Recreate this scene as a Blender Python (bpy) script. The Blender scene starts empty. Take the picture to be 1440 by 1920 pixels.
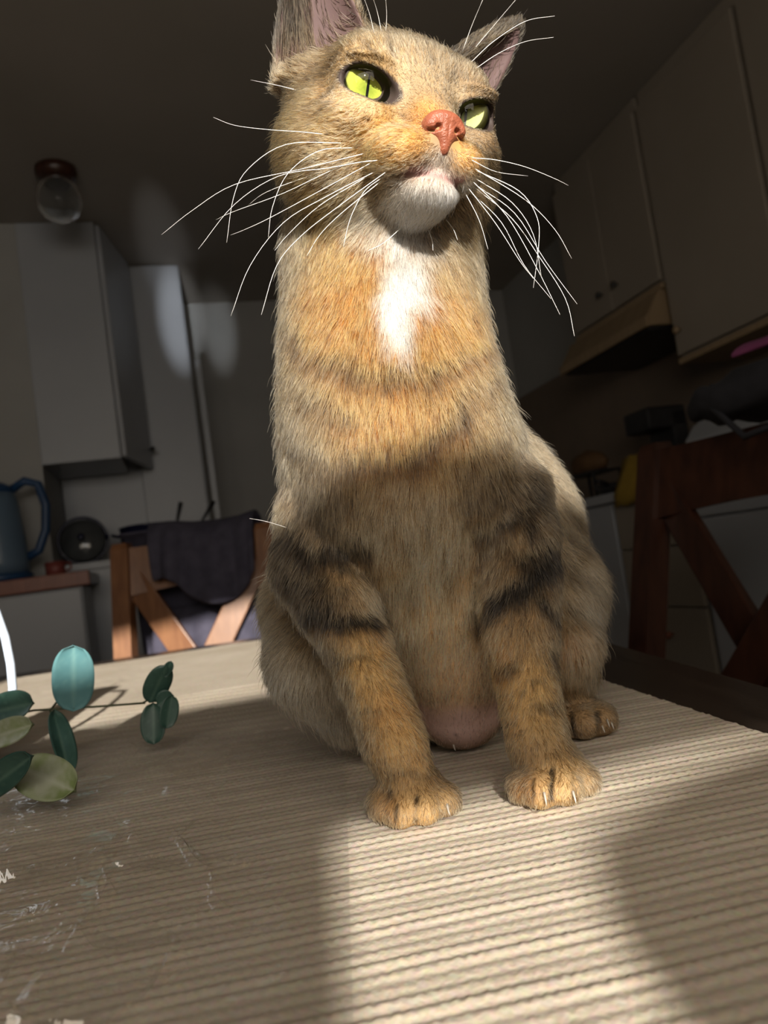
import bpy, bmesh, math, random, time
import numpy as np
from mathutils import Vector, Matrix
from mathutils.bvhtree import BVHTree

T0 = time.time()
FUR = True
rng = np.random.default_rng(7)
random.seed(7)
scene = bpy.context.scene
COL = scene.collection
TABLE = 0.72            # height of the table top
CAM = np.array([0.0, 0.0, TABLE + 0.125])

# ------------------------------------------------------------------ camera, world, sun, exposure
FPX = 1390.0                                   # focal length in pixels of the 1440 x 1920 frame
ROLL = math.radians(8.25)
PITCH = math.radians(3.87)
fw = np.array([0, math.cos(PITCH), math.sin(PITCH)])
u0 = np.array([0, -math.sin(PITCH), math.cos(PITCH)])
r0 = np.array([1.0, 0, 0])
RIGHT = math.cos(ROLL) * r0 - math.sin(ROLL) * u0
UP = math.cos(ROLL) * u0 + math.sin(ROLL) * r0

cam_data = bpy.data.cameras.new('camera')
cam_data.sensor_fit = 'VERTICAL'
cam_data.sensor_height = 36.0
cam_data.lens = FPX / 1920.0 * 36.0
cam_data.clip_start = 0.01
cam_data.dof.use_dof = True
cam_data.dof.focus_distance = 0.37
cam_data.dof.aperture_fstop = 11.0
cam = bpy.data.objects.new('camera', cam_data)
COL.objects.link(cam)
cam.matrix_world = Matrix(((RIGHT[0], UP[0], -fw[0], CAM[0]),
                           (RIGHT[1], UP[1], -fw[1], CAM[1]),
                           (RIGHT[2], UP[2], -fw[2], CAM[2]),
                           (0, 0, 0, 1)))
scene.camera = cam

world = bpy.data.worlds.new('world')
scene.world = world
world.use_nodes = True
world.node_tree.nodes['Background'].inputs[0].default_value = (0.75, 0.85, 1.0, 1)
world.node_tree.nodes['Background'].inputs[1].default_value = 1.2

SUN_EL = math.radians(20.0)
SUN_AZ = math.radians(-6.4)                    # the light travels towards +Y and a little to -X
SUN_DIR = np.array([math.sin(SUN_AZ) * math.cos(SUN_EL), math.cos(SUN_AZ) * math.cos(SUN_EL), -math.sin(SUN_EL)])
sun_data = bpy.data.lights.new('sun', 'SUN')
sun_data.energy = 7.4
sun_data.angle = math.radians(0.9)
sun_data.color = (1.0, 0.94, 0.84)
sun = bpy.data.objects.new('sun', sun_data)
COL.objects.link(sun)
sun.rotation_euler = Vector(SUN_DIR).to_track_quat('-Z', 'Y').to_euler()
sun.location = (0.3, -3, 3)

ROOM_YAW = math.radians(15.7)                  # the kitchen's long axis points a little to the left of the view
EX = np.array([math.cos(ROOM_YAW), math.sin(ROOM_YAW), 0])
EY = np.array([-math.sin(ROOM_YAW), math.cos(ROOM_YAW), 0])

win_data = bpy.data.lights.new('window_daylight', 'AREA')
win_data.shape = 'RECTANGLE'
win_data.size, win_data.size_y = 1.9, 0.95
win_data.energy = 15.5
win_data.color = (1.0, 0.86, 0.68)
win = bpy.data.objects.new('window_daylight', win_data)
COL.objects.link(win)

# added spot lamps standing in for sun glints on the far cupboard and wall
for _n, _aim, _e, _s in (('added_glint_spot', (.13, 3.58, 2.14), 190, 6.5), ('added_glint_spot', (.36, 4.1, 2.26), 110, 5.5), ('added_glint_spot', (.10, 3.4, 2.42), 45, 8.0)):
    _g = bpy.data.lights.new(_n, 'SPOT'); _g.energy = _e; _g.spot_size = math.radians(_s); _g.spot_blend = 1.0; _g.shadow_soft_size = .01
    _g.color = (.92, .95, 1.0)
    _o = bpy.data.objects.new(_n, _g); COL.objects.link(_o)
    _o.location = (-.26, .30, TABLE + .02); _o.scale = (.6, 1.5, 1)
    _t = EX * _aim[0] + EY * _aim[1] + np.array([0, 0, _aim[2]])
    _o.rotation_euler = Vector(_t - np.array(_o.location)).to_track_quat('-Z', 'Y').to_euler()

scene.cycles.max_bounces = 8
scene.cycles.transmission_bounces = 6
scene.cycles.caustics_reflective = False
scene.cycles.caustics_refractive = False

vs = scene.view_settings
vs.view_transform = 'Standard'
vs.look = 'None'
vs.exposure = 0.28
vs.gamma = 1.0
vs.use_curve_mapping = False


# ------------------------------------------------------------------ helpers
def W(x, y, d):
    """the point seen at pixel (x, y) of the photograph, d metres in front of the lens"""
    return CAM + d * ((x - 720) / FPX * RIGHT - (y - 960) / FPX * UP + fw)


def atz(x, y, z=TABLE):
    r = (x - 720) / FPX * RIGHT - (y - 960) / FPX * UP + fw
    return CAM + r * ((z - CAM[2]) / r[2])


def px(n, d):
    return n * d / FPX


def room(x, y, z):
    return EX * x + EY * y + np.array([0, 0, z])


def link(o, parent=None):
    COL.objects.link(o)
    if parent is not None:
        o.parent = parent
    return o


def tag(o, label=None, cat=None, group=None, kind=None):
    if label: o['label'] = label
    if cat: o['category'] = cat
    if group: o['group'] = group
    if kind: o['kind'] = kind
    return o


def empty(name, loc=(0, 0, 0), rz=0.0):
    o = bpy.data.objects.new(name, None)
    o.empty_display_size = 0.05
    o.location = loc
    o.rotation_euler = (0, 0, rz)
    return link(o)


def mesh_obj(name, verts, faces, mat, parent=None, smooth=False):
    me = bpy.data.meshes.new(name)
    me.from_pydata([tuple(map(float, v)) for v in verts], [], faces)
    me.update()
    if mat: me.materials.append(mat)
    if smooth:
        me.polygons.foreach_set('use_smooth', [True] * len(me.polygons))
    return link(bpy.data.objects.new(name, me), parent)


def bm_obj(name, bm, mat, parent=None, smooth=False):
    bmesh.ops.recalc_face_normals(bm, faces=bm.faces)
    me = bpy.data.meshes.new(name)
    bm.to_mesh(me)
    bm.free()
    if mat: me.materials.append(mat)
    if smooth:
        me.polygons.foreach_set('use_smooth', [True] * len(me.polygons))
    return link(bpy.data.objects.new(name, me), parent)


# ------------------------------------------------------------------ materials
def new_mat(name):
    m = bpy.data.materials.new(name)
    m.use_nodes = True
    nt = m.node_tree
    b = nt.nodes['Principled BSDF']
    return m, nt, b


def noise_mat(name, c1, c2, scale=8.0, rough=0.6, bump=0.0, bump_scale=60.0, stretch=(1, 1, 1), spec=0.5, detail=4.0):
    m, nt, b = new_mat(name)
    tc = nt.nodes.new('ShaderNodeTexCoord')
    mp = nt.nodes.new('ShaderNodeMapping')
    mp.inputs['Scale'].default_value = stretch
    n = nt.nodes.new('ShaderNodeTexNoise')
    n.inputs['Scale'].default_value = scale
    n.inputs['Detail'].default_value = detail
    r = nt.nodes.new('ShaderNodeValToRGB')
    r.color_ramp.elements[0].position = 0.3
    r.color_ramp.elements[1].position = 0.7
    r.color_ramp.elements[0].color = (*c1, 1)
    r.color_ramp.elements[1].color = (*c2, 1)
    L = nt.links.new
    L(tc.outputs['Object'], mp.inputs['Vector'])
    L(mp.outputs[0], n.inputs['Vector'])
    L(n.outputs['Fac'], r.inputs[0])
    L(r.outputs[0], b.inputs['Base Color'])
    b.inputs['Roughness'].default_value = rough
    b.inputs['Specular IOR Level'].default_value = spec
    if bump > 0:
        n2 = nt.nodes.new('ShaderNodeTexNoise')
        n2.inputs['Scale'].default_value = bump_scale
        n2.inputs['Detail'].default_value = 5
        bp = nt.nodes.new('ShaderNodeBump')
        bp.inputs['Strength'].default_value = bump
        bp.inputs['Distance'].default_value = 0.002
        L(mp.outputs[0], n2.inputs['Vector'])
        L(n2.outputs['Fac'], bp.inputs['Height'])
        L(bp.outputs[0], b.inputs['Normal'])
    return m


# ------------------------------------------------------------------ building blocks
def box_bm(bm, x0, x1, y0, y1, z0, z1, bevel=0.0):
    g = bmesh.ops.create_cube(bm, size=1.0)['verts']
    for v in g:
        v.co = Vector(((x0 + x1) / 2 + v.co.x * (x1 - x0), (y0 + y1) / 2 + v.co.y * (y1 - y0), (z0 + z1) / 2 + v.co.z * (z1 - z0)))
    if bevel > 0:
        ed = {e for v in g for e in v.link_edges}
        bmesh.ops.bevel(bm, geom=list(ed), offset=bevel, segments=2, affect='EDGES', profile=0.6)
    return bm


def box(name, x0, x1, y0, y1, z0, z1, mat, parent=None, bevel=0.0):
    return bm_obj(name, box_bm(bmesh.new(), x0, x1, y0, y1, z0, z1, bevel), mat, parent)


def hull_prism(name, pts, t0, t1, mat, parent=None, frame='xz', bevel=0.0):
    """outline in two axes, extruded along the third"""
    bm = bmesh.new()
    def mk(a, b, t):
        return {'xz': (a, t, b), 'yz': (t, a, b), 'xy': (a, b, t)}[frame]
    lo = [bm.verts.new(mk(a, b, t0)) for a, b in pts]
    hi = [bm.verts.new(mk(a, b, t1)) for a, b in pts]
    n = len(pts)
    bm.faces.new(lo); bm.faces.new(hi[::-1])
    for i in range(n):
        bm.faces.new((lo[i], lo[(i + 1) % n], hi[(i + 1) % n], hi[i]))
    if bevel:
        bmesh.ops.bevel(bm, geom=list(bm.edges), offset=bevel, segments=2, affect='EDGES')
    return bm_obj(name, bm, mat, parent)


def beam(name, a, b, w, t, mat, parent=None, up=(0, 1, 0), bevel=.004, ext=0.0):
    """a straight board from a to b, w wide, t thick along up"""
    a = Vector(a); b = Vector(b); d = (b - a); L = d.length; d.normalize()
    up = Vector(up); up = (up - d * up.dot(d)).normalized(); s = d.cross(up)
    bm = box_bm(bmesh.new(), -w / 2, w / 2, -t / 2, t / 2, -ext, L + ext, bevel)
    M = Matrix((s, up, d)).transposed().to_4x4(); M.translation = a
    bmesh.ops.transform(bm, matrix=M, verts=bm.verts)
    return bm_obj(name, bm, mat, parent)


def lathe(name, prof, mat, parent=None, seg=40, loc=(0, 0, 0), smooth=True, cap=True):
    vs_, fs_ = [], []
    for r, z in prof:
        for k in range(seg):
            w = 2 * math.pi * k / seg
            vs_.append((loc[0] + r * math.cos(w), loc[1] + r * math.sin(w), loc[2] + z))
    n = len(prof)
    for i in range(n - 1):
        for k in range(seg):
            fs_.append((i * seg + k, i * seg + (k + 1) % seg, (i + 1) * seg + (k + 1) % seg, (i + 1) * seg + k))
    if cap:
        fs_.append(tuple(range(seg))[::-1]); fs_.append(tuple((n - 1) * seg + k for k in range(seg)))
    return mesh_obj(name, vs_, fs_, mat, parent, smooth)


def tube_path(pts, radii, sides=10):
    path = np.asarray(pts, float); n = len(path)
    radii = np.full(n, radii) if np.isscalar(radii) else radii
    vs_, fs_ = [], []
    t = np.gradient(path, axis=0); t /= np.linalg.norm(t, axis=1)[:, None] + 1e-12
    ref = np.array([0, 0, 1.0]) if abs(t[0][2]) < .9 else np.array([1.0, 0, 0])
    for i in range(n):
        a = ref - t[i] * (ref @ t[i]); a /= np.linalg.norm(a); b_ = np.cross(t[i], a); ref = a
        for k in range(sides):
            w = 2 * math.pi * k / sides
            vs_.append(path[i] + radii[i] * (math.cos(w) * a + math.sin(w) * b_))
    for i in range(n - 1):
        for k in range(sides):
            fs_.append((i * sides + k, i * sides + (k + 1) % sides, (i + 1) * sides + (k + 1) % sides, (i + 1) * sides + k))
    fs_.append(tuple(range(sides))[::-1]); fs_.append(tuple((n - 1) * sides + k for k in range(sides)))
    return vs_, fs_


def room_thing(name, x, y, z, label, cat, group=None, yaw=0.0):
    p = room(x, y, z)
    return tag(empty(name, p, ROOM_YAW + yaw), label, cat, group)


# ------------------------------------------------------------------ materials of the place
m_wall = noise_mat('wall_paint', (.345, .345, .33), (.39, .39, .375), 3.0, .7, .1, 120)
m_ceil = noise_mat('ceiling_paint', (.30, .275, .24), (.34, .31, .275), 2.0, .8, .1, 90)
m_floor = noise_mat('floor_boards', (.16, .11, .07), (.24, .17, .11), 4.0, .5, .2, 60, (1, 8, 1))
m_cab = noise_mat('cabinet_paint', (.365, .385, .415), (.41, .43, .46), 2.5, .38, .05, 200)
m_cabr = noise_mat('cabinet_cream', (.27, .235, .19), (.31, .27, .22), 2.5, .45, .05, 200)
m_trim = noise_mat('pale_wood_trim', (.27, .19, .11), (.33, .24, .14), 6, .5, .1, 80, (1, 12, 1))
m_redwood = noise_mat('reddish_wood', (.20, .07, .045), (.28, .10, .06), 6, .4, .1, 80, (10, 1, 1))
m_dwood = noise_mat('dark_chair_wood', (.028, .010, .006), (.055, .020, .011), 9, .33, .12, 90, (6, 6, 1))
m_lwood = noise_mat('brown_chair_wood', (.16, .065, .028), (.24, .11, .048), 9, .38, .12, 90, (6, 6, 1))
m_black = noise_mat('black_cloth', (.010, .010, .014), (.018, .018, .024), 40, .9, .3, 500)
m_jacket = noise_mat('dark_jacket_cloth', (.035, .033, .055), (.06, .056, .085), 30, .9, .4, 600)
m_metal = noise_mat('dark_metal', (.03, .03, .03), (.06, .06, .06), 20, .4)
m_dark = noise_mat('dark_plastic', (.012, .012, .014), (.025, .024, .026), 20, .4)
m_table = noise_mat('dark_table_wood', (.030, .022, .017), (.055, .040, .030), 7, .26, .15, 70, (12, 1, 1))

# ------------------------------------------------------------------ the room
CZ = 2.42


def slab(name, x0, x1, y0, y1, z0, z1, mat):
    o = box(name, x0, x1, y0, y1, z0, z1, mat)
    o.rotation_euler = (0, 0, ROOM_YAW)
    o['kind'] = 'structure'
    return o


slab('floor', -2.3, 2.25, -1.1, 4.3, -.1, 0, m_floor)
slab('ceiling', -2.3, 2.25, -1.1, 4.3, CZ, CZ + .1, m_ceil)
slab('wall_right', 2.12, 2.25, -1.1, 4.3, 0, CZ, m_wall)
slab('wall_left', -2.3, -2.2, -1.1, 3.2, 0, CZ, m_wall)
slab('wall_alcove', -2.3, -.48, 3.16, 4.3, 0, CZ, m_wall)
slab('wall_back', -.48, 2.12, 4.12, 4.3, 0, CZ, m_wall)

# window wall behind the camera: two panes' worth of openings with a deep rail between them
WX0, WX1 = -.80, .27
bm = bmesh.new()
for a in ((-2.3, WX0, -1.05, -.95, 0, CZ), (WX1, 2.25, -1.05, -.95, 0, CZ), (WX0, WX1, -1.05, -.95, 0, .96), (WX0, WX1, -1.05, -.95, 1.92, CZ)):
    box_bm(bm, *a)
wf = bm_obj('wall_front', bm, m_wall); wf.rotation_euler = (0, 0, ROOM_YAW); wf['kind'] = 'structure'
w1 = bm_obj('window_1', box_bm(bmesh.new(), WX0, WX1, -.968, -.95, 1.210, 1.382), m_cab)
w1.rotation_euler = (0, 0, ROOM_YAW); w1['kind'] = 'structure'
sill = box('sill', WX0 - .05, WX1 + .05, -.96, -.74, .93, .96, m_cab, None, .006)
sill.rotation_euler = (0, 0, ROOM_YAW); sill.parent = w1; sill.matrix_parent_inverse = Matrix.Rotation(-ROOM_YAW, 4, 'Z')
win.location = room((WX0 + WX1) / 2, -.90, 1.38)
win.rotation_euler = Vector(EY - np.array([0, 0, .15])).to_track_quat('-Z', 'Y').to_euler()

# on the sill: added box and pot shape, both unseen, that block the sun
t = room_thing('sun_blocker_box', -.492, -.845, .96, 'plain wooden box added unseen on the window sill to block the sun', 'box')
box('body', -.335, .335, -.09, .06, 0, .27, m_trim, t, .004)
box('lid', -.34, .34, -.095, .065, .27, .29, m_trim, t, .004)
t = room_thing('sun_blocker_pot', .172, -.865, .96, 'wide pale pot shape added unseen on the window sill to shape the sun patch', 'sun blocker')
lathe('pot', [(.10, 0), (.16, .004), (.205, .03), (.228, .07), (.236, .115), (.237, .138), (.232, .162), (.215, .180), (.18, .188), (.10, .190)], m_cab, t, 56).scale = (1, .28, 1)

# ------------------------------------------------------------------ ceiling lamp
t = room_thing('ceiling_lamp', -.262, 2.757, CZ, 'round glass globe lamp with a dark base on the ceiling', 'lamp')
lathe('base', [(.072, 0), (.072, -.018), (.066, -.034), (.05, -.042)], m_dwood, t, 36)
m_globe, nt, b = new_mat('lamp_glass')
b.inputs['Base Color'].default_value = (.62, .64, .64, 1)
b.inputs['Roughness'].default_value = .08
b.inputs['Transmission Weight'].default_value = .92
b.inputs['IOR'].default_value = 1.15
lathe('globe', [(.045, -.040), (.060, -.055), (.074, -.085), (.078, -.115), (.074, -.145), (.058, -.172), (.034, -.188), (.004, -.194)], m_globe, t, 40)

# ------------------------------------------------------------------ left kitchen run
KN = [(.004, 0), (.006, .008), (.012, .014), (.014, .022), (.010, .027), (.001, .028)]


def knob(parent, p, d, mat, name='knob'):
    o = lathe(name, KN, mat, parent, 14)
    o.rotation_euler = Vector(d).to_track_quat('Z', 'Y').to_euler()
    o.location = p
    return o


t = room_thing('wall_cabinet', -.33, 3.15, 1.42, 'tall white wall cabinet with its door ajar under the globe lamp', 'cabinet')
box('body', -.15, .15, .0, .40, 0, CZ - 1.42 - .002, m_cab, t, .004)
bm = box_bm(bmesh.new(), 0, .020, 0, .40, .005, .985, .004)
bmesh.ops.rotate(bm, verts=bm.verts, cent=(0, 0, 0), matrix=Matrix.Rotation(math.radians(-13), 3, 'Z'))
bmesh.ops.translate(bm, verts=bm.verts, vec=(.152, .004, 0))
dr = bm_obj('door', bm, m_cab, t)
knob(dr, (.252, .33, .085), (.97, -.22, 0), m_metal)
t = room_thing('tall_cupboard', -.165, 3.58, 0, 'tall white cupboard reaching the ceiling at the back wall', 'cupboard')
box('body', -.31, .325, .022, .54, .08, CZ - .003, m_cab, t, .003)
box('door', .04, .318, 0, .022, .10, CZ - .01, m_cab, t, .004)
box('plinth', -.30, .31, .05, .5, 0, .08, m_metal, t)
# pipe box beside it
t = tag(box('pipe_casing', 0, .028, 0, .03, .02, 1.93, m_cab, None, .003), 'thin vertical white pipe casing beside the tall cupboard', 'pipe')
t.location = room(.178, 3.56, 0); t.rotation_euler = (0, 0, ROOM_YAW)

t = room_thing('base_cabinet', -.85, 2.88, 0, 'white base cabinet under the reddish wooden counter edge', 'cabinet')
box('body', -.48, .50, 0, .27, .08, .918, m_cab, t, .003)
for i in range(2):
    d = box('door', -.475 + i * .49, .005 + i * .49, -.02, 0, .09, .912, m_cab, t, .004)
    knob(d, (-.04 + i * .10, -.02, .80), (0, -1, 0), m_metal)
t = room_thing('worktop', -.85, 2.86, .925, 'pale worktop with a reddish wooden front edge, kettle on it', 'worktop')
box('top', -.50, .53, .02, .295, .0, .042, m_cab, t, .003)
box('front_edge', -.50, .53, -.01, .02, -.005, .047, m_redwood, t, .004)
t = room_thing('sink_cabinet', -.19, 3.17, 0, 'white sink cabinet with a pale draining worktop by the tall cupboard', 'cabinet')
box('body', -.28, .28, 0, .40, .08, .985, m_cab, t, .003)
box('top', -.285, .30, -.012, .40, .985, 1.015, m_cab, t, .003)

# kettle
m_kettle = noise_mat('blue_grey_kettle', (.10, .155, .22), (.13, .19, .26), 6, .35)
m_kblue = noise_mat('blue_kettle_plastic', (.015, .05, .13), (.02, .065, .16), 10, .4)
t = room_thing('kettle', -.635, 2.985, .974, 'blue-grey electric kettle with a dark blue handle on the worktop', 'kettle')
lathe('base', [(.085, 0), (.088, .012), (.078, .02)], m_kblue, t, 36)
lathe('body', [(.078, .02), (.080, .05), (.074, .14), (.066, .22), (.060, .245)], m_kettle, t, 40)
lathe('lid', [(.060, .245), (.056, .262), (.034, .275), (.012, .28), (.012, .295), (.002, .297)], m_kblue, t, 40)
p = catmull3 = [(.055, 0, .255), (.09, 0, .275), (.125, 0, .262), (.140, 0, .20), (.132, 0, .13), (.108, 0, .075), (.075, 0, .06)]
vs_, fs_ = tube_path(p, .0125, 10); mesh_obj('handle', vs_, fs_, m_kblue, t, True)
vs_, fs_ = tube_path([(-.05, 0, .20), (-.085, 0, .225), (-.098, 0, .245)], [.022, .016, .013], 10); mesh_obj('spout', vs_, fs_, m_kettle, t, True)

for o in t.children: o.scale = (1.28, 1.28, 1.32)

# things drying on the left counter
m_navy = noise_mat('navy_enamel', (.008, .010, .035), (.012, .015, .05), 10, .25)
m_lidglass = noise_mat('smoked_glass', (.05, .055, .06), (.08, .085, .09), 8, .1)
t = room_thing('cooking_pot', -.12, 3.36, 1.015, 'dark navy cooking pot beside the draining lid', 'pot')
lathe('body', [(.105, 0), (.112, .01), (.116, .13), (.120, .135), (.112, .137), (.106, .02)], m_navy, t, 40)
for s in (-1, 1):
    vs_, fs_ = tube_path([(s * .112, -.03, .10), (s * .145, -.03, .108), (s * .145, .03, .108), (s * .112, .03, .10)], .006, 8)
    mesh_obj('handle', vs_, fs_, m_navy, t, True)
t = room_thing('pot_lid', -.375, 3.27, 1.015, 'round glass pot lid standing on edge on the counter', 'pot lid')
o = lathe('glass', [(.092, 0), (.085, .012), (.05, .028), (.01, .034)], m_lidglass, t, 40); o.rotation_euler = (math.radians(78), 0, 0); o.location = (0, 0, .098)
vs_, fs_ = tube_path([(.095 * math.cos(a), 0.004 * math.cos(a), .098 + .095 * math.sin(a)) for a in np.linspace(0, 2 * math.pi, 40)], .006, 8); mesh_obj('rim', vs_, fs_, m_navy, t, True)
o = lathe('knob', KN, m_navy, t, 14); o.rotation_euler = (math.radians(78), 0, 0); o.location = (0, -.034, .105)
for i, (x0, x1, z) in enumerate(((.0, .05, .20), (.05, .115, .19))):
    t = room_thing('ladle', -.02 + x0 * 1.4, 3.19, 1.015, ('dark ladle leaning in the drainer, nearer the navy pot', 'thin dark spoon leaning out of the drainer by the tall cupboard')[i], 'ladle')
    vs_, fs_ = tube_path([(0, 0, 0.004), (x1 * .5, 0, z * .6), (x1, 0, z)], [.009, .006, .010], 8); mesh_obj('handle', vs_, fs_, m_dark, t, True)
    lathe('bowl', [(.004, 0), (.020, .004), (.026, .016), (.027, .022)], m_dark, t, 18)
m_red = noise_mat('dull_red', (.16, .035, .03), (.22, .05, .04), 8, .5)
t = room_thing('mug', -.44, 2.93, .970, 'small dull red mug on the worktop beside the kettle', 'mug')
lathe('cup', [(.028, 0), (.033, .004), (.035, .05), (.033, .05), (.030, .006)], m_red, t, 24)
vs_, fs_ = tube_path([(.034, 0, .042), (.052, 0, .04), (.054, 0, .02), (.033, 0, .012)], .004, 8); mesh_obj('handle', vs_, fs_, m_red, t, True)

# ------------------------------------------------------------------ right kitchen run
RX = 1.79
for (y0, y1, z0, ndoor, lab) in ((1.73, 2.225, 1.415, 1, 'wide cream wall cabinet hanging beside the range hood'), (1.22, 1.715, 1.415, 1, 'cream wall cabinet at the picture edge next to the wide one'),
                                 (2.245, 2.86, 1.71, 2, 'cream double-door wall cabinet above the range hood')):
    t = room_thing('wall_cabinet', RX, y0, z0, lab, 'cabinet', 'cream wall cabinets')
    box('body', .02, .305, 0, y1 - y0, 0, CZ - z0 - .003, m_cabr, t, .003)
    n = ndoor; wdt = (y1 - y0) / n
    for i in range(n):
        d = box('door', 0, .02, i * wdt + .003, (i + 1) * wdt - .003, .01, CZ - z0 - .06, m_cabr, t, .005)
        if n == 2: knob(d, (0, wdt + (-.055 if i == 0 else .055), .095), (-1, 0, 0), m_metal)
        else: knob(d, (0, wdt - .04, .095), (-1, 0, 0), m_trim)
    box('bottom_rail', .0, .305, 0, y1 - y0, -.022, 0, m_trim, t, .004)
t = room_thing('range_hood', RX, 2.25, 1.555, 'beige wooden range hood with a dark underside', 'range hood')
hull_prism('canopy', [(-.01, .13), (-.075, .035), (-.075, .0), (.30, .0), (.30, .13)], 0, .64, m_trim, t, 'xz', .003)
box('underside', -.065, .29, .02, .62, -.012, 0, m_dark, t)
box('trim', -.085, -.075, 0, .64, -.004, .034, m_trim, t, .003)

t = room_thing('base_cabinet', 1.57, 2.02, 0, 'white base cabinet of drawers with brown knobs behind the chair', 'cabinet', 'white base cabinets on the stove side')
box('body', .02, .53, 0, .42, .08, .945, m_cab, t, .003)
for (z0, z1) in ((.10, .33), (.335, .555), (.56, .76), (.765, .94)):
    d = box('drawer', 0, .02, .004, .416, z0, z1, m_cabr, t, .004)
    knob(d, (0, .19, (z0 + z1) / 2 + .02), (-1, 0, 0), m_redwood)
t = room_thing('base_cabinet', 1.57, 2.45, 0, 'narrow white base cabinet close to the cat flank', 'cabinet', 'white base cabinets on the stove side')
box('body', .02, .53, 0, .55, .08, .945, m_cab, t, .003)
for i in range(2):
    d = box('door', 0, .02, .004 + .275 * i, .271 + .275 * i, .10, .94, m_cab, t, .004)
    knob(d, (0, .235 + .08 * i, .82), (-1, 0, 0), m_metal)
t = room_thing('dishwasher', 1.57, 1.40, 0, 'white dishwasher front seen through the dark chair back', 'dishwasher')
box('body', .02, .53, 0, .60, .08, .945, m_cab, t, .003)
box('door', 0, .02, .004, .596, .10, .84, m_cab, t, .006)
box('control_panel', 0, .02, .004, .596, .845, .94, m_cab, t, .004)
t = room_thing('kitchen_counter', 1.55, 1.0, .945, 'long pale kitchen counter along the stove side', 'counter')
box('top', 0, .545, 0, 2.02, 0, .035, m_cab, t, .004)
m_tile = noise_mat('backsplash', (.16, .12, .09), (.20, .15, .11), 5, .45)
t = tag(box('backsplash', 2.10, 2.119, .9, 4.1, .98, 1.72, m_tile), 'brown backsplash panel behind the stove-side counter', 'backsplash'); t.rotation_euler = (0, 0, ROOM_YAW)

m_bread = noise_mat('brown_bread', (.10, .05, .02), (.17, .09, .035), 14, .8, .3)
m_yel = noise_mat('yellow_cloth', (.30, .19, .02), (.38, .25, .03), 20, .9, .3, 300)
t = room_thing('coffee_maker', 1.90, 2.56, .98, 'black coffee maker standing on the counter by the cat', 'coffee maker')
box('base', -.09, .09, -.08, .08, 0, .03, m_dark, t, .008)
box('column', .02, .09, -.08, .08, .03, .30, m_dark, t, .008)
box('head', -.09, .09, -.08, .08, .23, .32, m_dark, t, .010)
lathe('carafe', [(.05, .032), (.065, .06), (.06, .12), (.045, .15)], m_lidglass, t, 28, (-.035, 0, 0))
t = room_thing('bread_loaf', 1.72, 2.80, 1.10, 'brown loaf on a small shelf rack beside the coffee maker', 'bread')
bm = bmesh.new(); bmesh.ops.create_icosphere(bm, subdivisions=3, radius=1)
for v in bm.verts:
    v.co = Vector((v.co.x * .055, v.co.y * .12, max(v.co.z, -.55) * .06 + .033)) * (1 + .04 * math.sin(30 * v.co.y))
bm_obj('crust', bm, m_bread, t, True)
t = room_thing('counter_rack', 1.72, 2.80, .98, 'small dark wire rack on the counter under the loaf', 'rack')
box('shelf', -.07, .07, -.13, .13, .108, .118, m_dark, t, .003)
for sx in (-1, 1):
    for sy in (-1, 1):
        box('leg', sx * .062 - .005, sx * .062 + .005, sy * .122 - .005, sy * .122 + .005, 0, .108, m_dark, t)
t = room_thing('frying_pan', 1.68, 2.50, .98, 'black frying pan with yellow food on the counter edge', 'pan')
lathe('pan', [(.085, 0), (.10, .004), (.115, .04), (.111, .04), (.095, .008)], m_dark, t, 36)
lathe('food', [(.07, .009), (.08, .014), (.05, .024), (.01, .026)], m_yel, t, 28)
vs_, fs_ = tube_path([(-.10, -.03, .035), (-.13, -.05, .045), (-.17, -.08, .05)], .009, 8); mesh_obj('handle', vs_, fs_, m_dark, t, True)
# yellow cloth hanging over the counter edge
t = room_thing('dish_cloth', 1.555, 2.20, .98, 'yellow dish cloth folded over the counter edge', 'cloth')
bm = bmesh.new(); prof = [(.20, .004), (.12, .11), (.05, .12), (.02, .05), (-.002, .012), (-.012, -.01), (-.012, -.055)]
rows = []
for (x, z) in prof:
    rows.append([bm.verts.new((x + .004 * math.sin(3 * j), j * .022, z + .004 * math.sin(2.1 * j + x * 20))) for j in range(9)])
for i in range(len(rows) - 1):
    for j in range(8): bm.faces.new((rows[i][j], rows[i][j + 1], rows[i + 1][j + 1], rows[i + 1][j]))
c = bm_obj('cloth', bm, m_yel, t, True); md = c.modifiers.new('thickness', 'SOLIDIFY'); md.thickness = .006
t = room_thing('bread_bin', 1.83, 1.98, .98, 'grey-white rounded bread bin on the counter behind the chair', 'bread bin')
hull_prism('body', [(-.13, 0), (.13, 0), (.13, .19), (.03, .21), (-.06, .19), (-.12, .12)], -.20, .20, m_cab, t, 'xz', .012)
box('lid_handle', -.135, -.115, -.06, .06, .10, .115, m_metal, t, .003)

# ------------------------------------------------------------------ table
TT = TABLE - .0075
tyaw = math.radians(3.6)
t = tag(empty('dining_table', (0, 0, 0), tyaw), 'dark wooden dining table under the ribbed mat and the cat', 'table')
top = box('top', -.86, .301, -.12, 1.79, TT - .032, TT, m_table, t, .004)
box('apron', -.80, .24, -.06, -.035, TT - .12, TT - .032, m_table, t); box('apron', -.80, .24, 1.705, 1.73, TT - .12, TT - .032, m_table, t)
box('apron', -.80, -.775, -.06, 1.73, TT - .12, TT - .032, m_table, t); box('apron', .215, .24, -.06, 1.73, TT - .12, TT - .032, m_table, t)
for x in (-.79, .17):
    for y in (-.05, 1.66):
        box('leg', x, x + .06, y, y + .06, 0, TT - .032, m_table, t, .004)

# ------------------------------------------------------------------ ribbed mat: woven ridges as geometry
myaw = math.radians(8.0)
ca, sa = math.cos(myaw), math.sin(myaw)


def mat_w(u_, v_):          # mat coordinates (u across, v along) to the table
    return np.stack([ca * u_ - sa * v_, sa * u_ + ca * v_], -1)


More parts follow.
